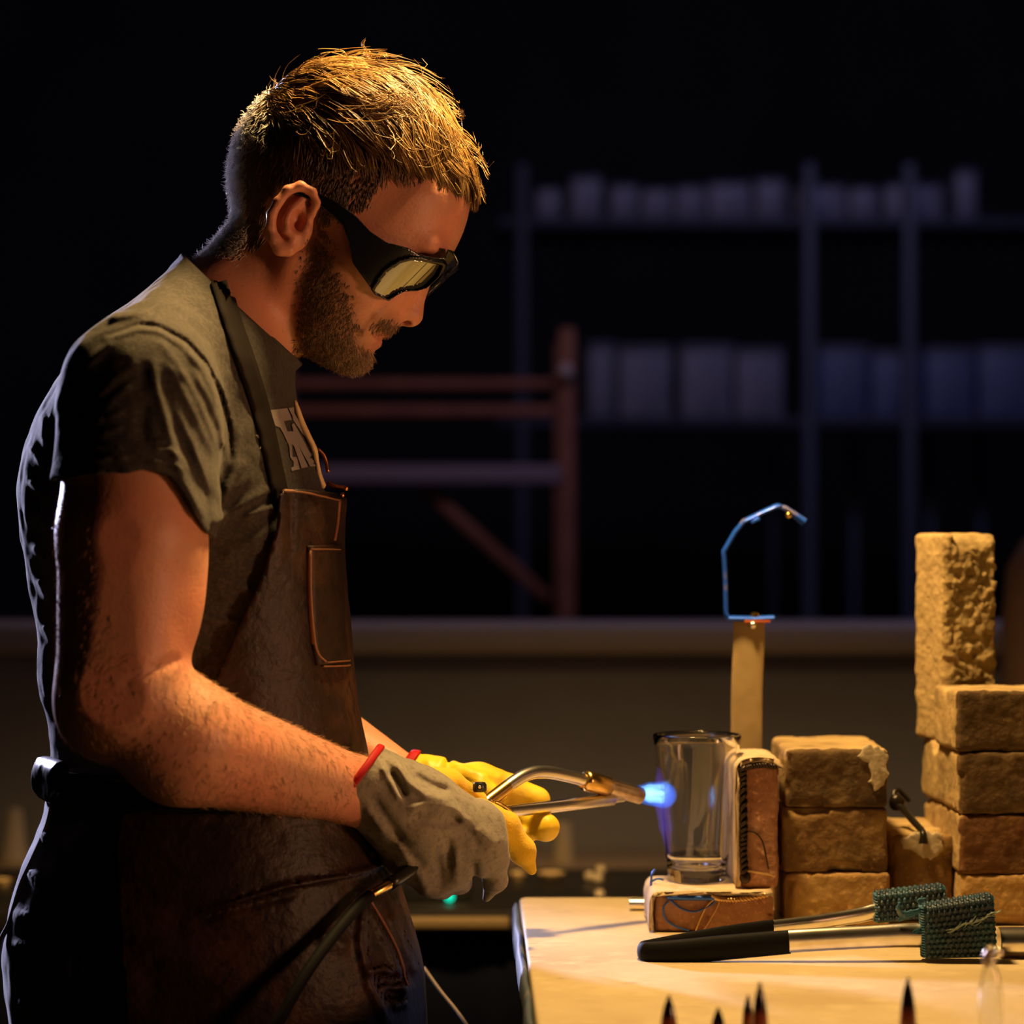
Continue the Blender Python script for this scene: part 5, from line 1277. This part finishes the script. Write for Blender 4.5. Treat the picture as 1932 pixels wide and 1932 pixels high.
binm = mat('pale_bin', (0.36, 0.36, 0.46), .5, noise=(6, (0.20, 0.21, 0.30), .4, .65)); lidm = mat('bin_lid', (0.16, 0.17, 0.24), .5)
binm2 = mat('blue_bin', (0.17, 0.21, 0.40), .5, noise=(6, (0.10, 0.13, 0.27), .4, .65))
def bin_(px0, px1, yt, z, m, lab, grp):
    x0, x1 = (px0-966)*ks, (px1-966)*ks; h = EYE-(yt-966)*ks-z
    b = root('storage_bin', ((x0+x1)/2, DS+.16, z), lab, 'bin', grp)
    V, F = box(((x0+x1)/2, DS+.16, z+h*.46), (x1-x0, .28, h*.92), .008); sharp(mesh('bin_body', V, F, m, b))
    V, F = box(((x0+x1)/2, DS+.16, z+h*.955), (x1-x0+.006, .29, h*.09), .004); sharp(mesh('lid', V, F, lidm, b))
ORD = 'first second third fourth fifth sixth seventh eighth ninth tenth eleventh'.split(); nth = 0
for a, b, y in ((1012, 1060, 352), (1078, 1136, 330), (1152, 1204, 345), (1212, 1270, 352), (1276, 1332, 348), (1338, 1420, 340), (1428, 1484, 334), (1502, 1600, 346), (1606, 1660, 350), (1672, 1782, 344), (1806, 1846, 318)):
    nth += 1; bin_(a, b, y, zs1+.001, binm, 'pale bin on the upper storage shelf, %s from its rack end' % ORD[nth-1], 'bins on the upper storage shelf')
for a, b, y in ((1110, 1160, 645), (1168, 1268, 650), (1285, 1384, 648), (1390, 1480, 655)):
    nth = nth % 11+1; bin_(a, b, y, zs2+.001, binm, 'pale bin on the lower storage shelf, %s from the red rack' % ORD[nth-1], 'pale bins on the lower storage shelf')
for a, b, y in ((1545, 1640, 650), (1646, 1740, 660), (1748, 1842, 655), (1850, 1960, 650)):
    nth += 1; bin_(a, b, y, zs2+.001, binm2, 'bluish bin on the lower storage shelf, %s past the middle post' % ORD[nth-5], 'bluish bins on the lower storage shelf')

# unidentified brown form behind the tall brick stack, modelled as a made-up roll
Dr_ = 3.8; kc = PX(Dr_); c = ((1990-966)*kc, Dr_, 0); zt_ = EYE-(1000-966)*kc
V, F = lathe([(0, 0), (92*kc, 0), (95*kc, .5), (101*kc, zt_-.20), (98*kc, zt_-.12), (86*kc, zt_-.05), (60*kc, zt_-.01), (0, zt_)], c, 36)
V[:, 0] += .004*np.sin(V[:, 2]*30)
mesh('brown_form', V, F, mat('form_brown', (0.16, 0.085, 0.065), .8, noise=(12, (0.11, 0.055, 0.04), .4, .7)), None, label='dim brown rounded form of unknown kind standing behind the tall brick', cat='roll', base=c)
